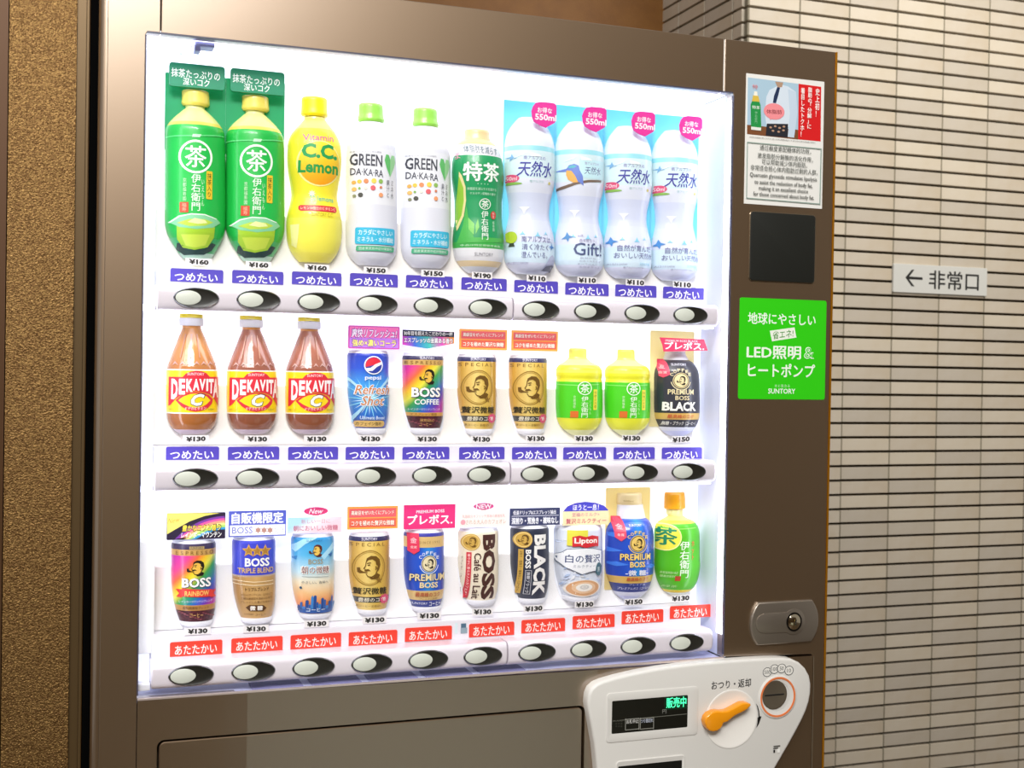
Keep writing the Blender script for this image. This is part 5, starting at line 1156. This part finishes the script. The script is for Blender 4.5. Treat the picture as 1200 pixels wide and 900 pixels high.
D = can('milk_tea_can', 'white milk tea can with red logo and latte swirl on the bottom shelf', None, 647, 704, 618.8, 698.6, [(600, '#dfe6f4')])
s = D.sheet
rl = random.Random(5)
for i in range(46):
    x, y = rl.uniform(649, 702), rl.uniform(621, 690); a = rl.uniform(0, PI); r = rl.uniform(2, 4.6); s.poly([(x+r*math.cos(a), y+r*math.sin(a)), (x+r*.35*math.cos(a+1.6), y+r*.35*math.sin(a+1.6)), (x-r*math.cos(a), y-r*math.sin(a)), (x-r*.35*math.cos(a+1.6), y-r*.35*math.sin(a+1.6))], ('#b9cdee', '#cdd9f2', '#eef1f9')[i % 3])
s.rect(667.4, 621.4, 688, 639.6, '#e3dc4c'); s.poly([(672, 629.4), (679, 627.4), (686, 629), (693, 627), (701, 628.6), (701, 640), (693, 640), (686, 642), (679, 640), (672, 641)], '#d42a34'); s.t('Lipton', 686.4, 634.2, 25, 8.4, '#fbf6ee', .03, part='label_print')
pl_ = [(657, 652), (663, 648), (667, 644), (676, 642.6), (686, 641.6), (697, 642.6), (706, 645), (706, 665), (698, 669), (690, 670.6), (682, 673.6), (674, 669.6), (666, 666), (659, 659)]
s.poly(pl_, '#6b7890'); s.poly([((x-683)*.968+683, (y-656)*.95+656) for x, y in pl_], '#f1f3f8')
s.t('白の贅沢', 684.6, 654.6, 37, 9.4, '#37477a', .012, part='label_print'); s.t('ミルクティー', 685, 663.4, 24, 3.4, '#6a7694', 0); s.oval(701.4, 667, 4, 8, '#3c6472'); s.t('無', 701.2, 667, 3, 6, '#d9e8ea', 0, part='label_print')
for rr, c in ((1, '#f4ede4'), (.9, '#dba678'), (.66, '#ecc7a2'), (.46, '#f8f3ec'), (.26, '#d6d3d0'), (.14, '#f8f3ec')): s.oval(685.4, 689.6-(1-rr)*2, 18.6*rr, 10.6*rr, c)
D.done()
hd, hs = card('header_card', 'cream header card with a blue domed top above the milk tea can', 0, 0, 0, 0, .047, '#f3e2b4', group='header cards', th=.0015, pts=[(659.6, 616), (713.4, 614.6), (713.4, 598.4), (708, 592.4), (698, 589), (686, 587.8), (674, 589.4), (665, 593.2), (659.6, 599.6)])
hs.poly([(659.8, 599.4), (713.2, 598.2), (708, 592.6), (698, 589.2), (686, 588), (674, 589.6), (665, 593.4)], '#4a48c4'); hs.t('ほうと一息！', 686.6, 594.4, 30, 6.8, '#f6f4ff', .02); hs.t('至福のミルク×', 686.4, 603, 32, 4.6, '#cf8a9a', .005); hs.t('贅沢ミルクティー', 687, 610.4, 47, 6, '#d0607a', .012); hs.done(hd)

D = bottlecan('blue coffee bottle can with cream cap and pink ribbon tag on the bottom shelf', None,
    [(608.4, 721, 755), (611, 716, 758.4), (616, 711, 761.4), (622, 708.2, 763), (632, 707, 763.8), (660, 706.6, 764), (672, 707.6, 763.4), (682, 711, 761.6), (693.6, 716, 758), (695, 717, 757), (700, 722, 752), (705, 730, 744)],
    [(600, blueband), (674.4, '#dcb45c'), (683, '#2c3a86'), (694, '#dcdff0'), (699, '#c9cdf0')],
    [(592.4, 722, 752), (600, 721.4, 753.4), (608.4, 721, 755)], [(579, 722.4, 750), (580.6, 721.4, 751), (590.6, 721.2, 751.4), (592.4, 722, 750.6)], '#f3dda4')
s = D.sheet
for k, (x, y) in enumerate(((712, 628), (708, 646), (714, 662), (752, 664))): s.poly([(x, y), (x+12, y-3), (x+24, y), (x+12, y+2.6)], '#3f7ae0')
s.t('SUNTORY', 746, 616, 14, 2.8, '#e4e6f4', .01); emblem(s, 747.6, 637, 9.0, '#e9c66a', '#e9c66a')
s.poly([(725, 607), (735, 607), (735.4, 630), (730.4, 635), (725.2, 630.6)], '#dd4a66'); s.t('金', 730, 618, 5.6, 6, '#f8ccd2', .01, part='label_print'); s.t('金賞', 730.2, 627.4, 6, 3, '#f8dcdc', 0)
s.t('PREMIUM', 746, 652.6, 34, 8.2, '#1a2460', .05, part='label_print'); s.t('PREMIUM', 746, 652.6, 33.4, 7.6, '#f0cf72', .022, part='label_print'); s.t('BOSS', 747, 661.4, 17, 6.8, '#f0cf72', .03, part='label_print'); s.t('-微 糖-', 747, 671.2, 25, 6.4, '#eef0f8', .02, part='label_print')
s.t('最高峰のコク', 748, 678.8, 24, 4.4, '#c0442c', .012); s.t('プレミアム', 748, 685.4, 18, 2, '#cdd3ea', 0); s.t('プレミアムボス〔コーヒー〕', 747, 690.2, 34, 3.4, '#dfe3f2', .0); s.t('500ml', 742, 588.4, 9, 2, '#a8864a', 0)
D.done()
card('backing_card', 'cream card behind the blue bottle can', 709.4, 571.4, 761.4, 690, .0703, TM('#fbeeb8'), th=.0005, group='cream backing cards', cat='card')
D = Drink('tea_bottle', 'green tea bottle with orange cap and round yellow emblem at the right end', 'bottle', None,
    [(606, 782, 799.6), (609, 776, 804), (612.4, 769.4, 811), (618, 765.4, 815.4), (628, 764.2, 817.4), (640, 764.4, 817.6), (650, 764.6, 817.6), (664, 764.2, 818), (678, 766.6, 816.4), (688, 771, 813), (694, 776, 808.6), (698.6, 783, 803)],
    [(600, '#ece07a'), (610.4, '#e2da4a'), (614, '#52b91f'), (692, '#e9cf3a'), (695.6, '#e4eadf')],
    (('cap', '#f7a91c', [(578, 779, 800.4), (579.4, 777.6, 801.6), (590, 777.2, 802), (597, 777, 802.2), (598, 778.4, 800.6)]), ('neck', '#ece5a4', [(598, 779.8, 799.4), (603, 780, 799.4), (606.2, 782, 799.6)])))
s = D.sheet
for y in (586, 589.6): pass
s.poly([(764, 618), (790, 620), (818, 618.4), (818, 619.4), (790, 621.2), (764, 619)], '#8fdc5e')
s.oval(783.6, 630.4, 15.4, 16, '#f6ea4e'); s.ring(783.6, 630.4, 15.4, 16, 1.2, '#f9f4a0'); s.t('茶', 783.6, 629.6, 21, 20, '#1f8a5e', .02, part='label_print')
s.v('伊右衛門', 802, 656, 10.6, 43, '#eefae4', .008); s.t('京都福寿園の茶匠', 787.6, 672, 15, 3.2, '#cdeeb4', 0); s.t('厳選茶葉使用', 787, 676.4, 13, 2.8, '#cdeeb4', 0); s.rect(792.6, 675.4, 798.2, 681.4, '#b5462c', .4)
s.v('ホット', 812, 645, 3.4, 22, '#e46a3a', .02); s.t('緑茶', 790, 688.4, 12, 3, '#b9e69c', 0)
D.done()
for o in (_to,): bpy.data.objects.remove(o)
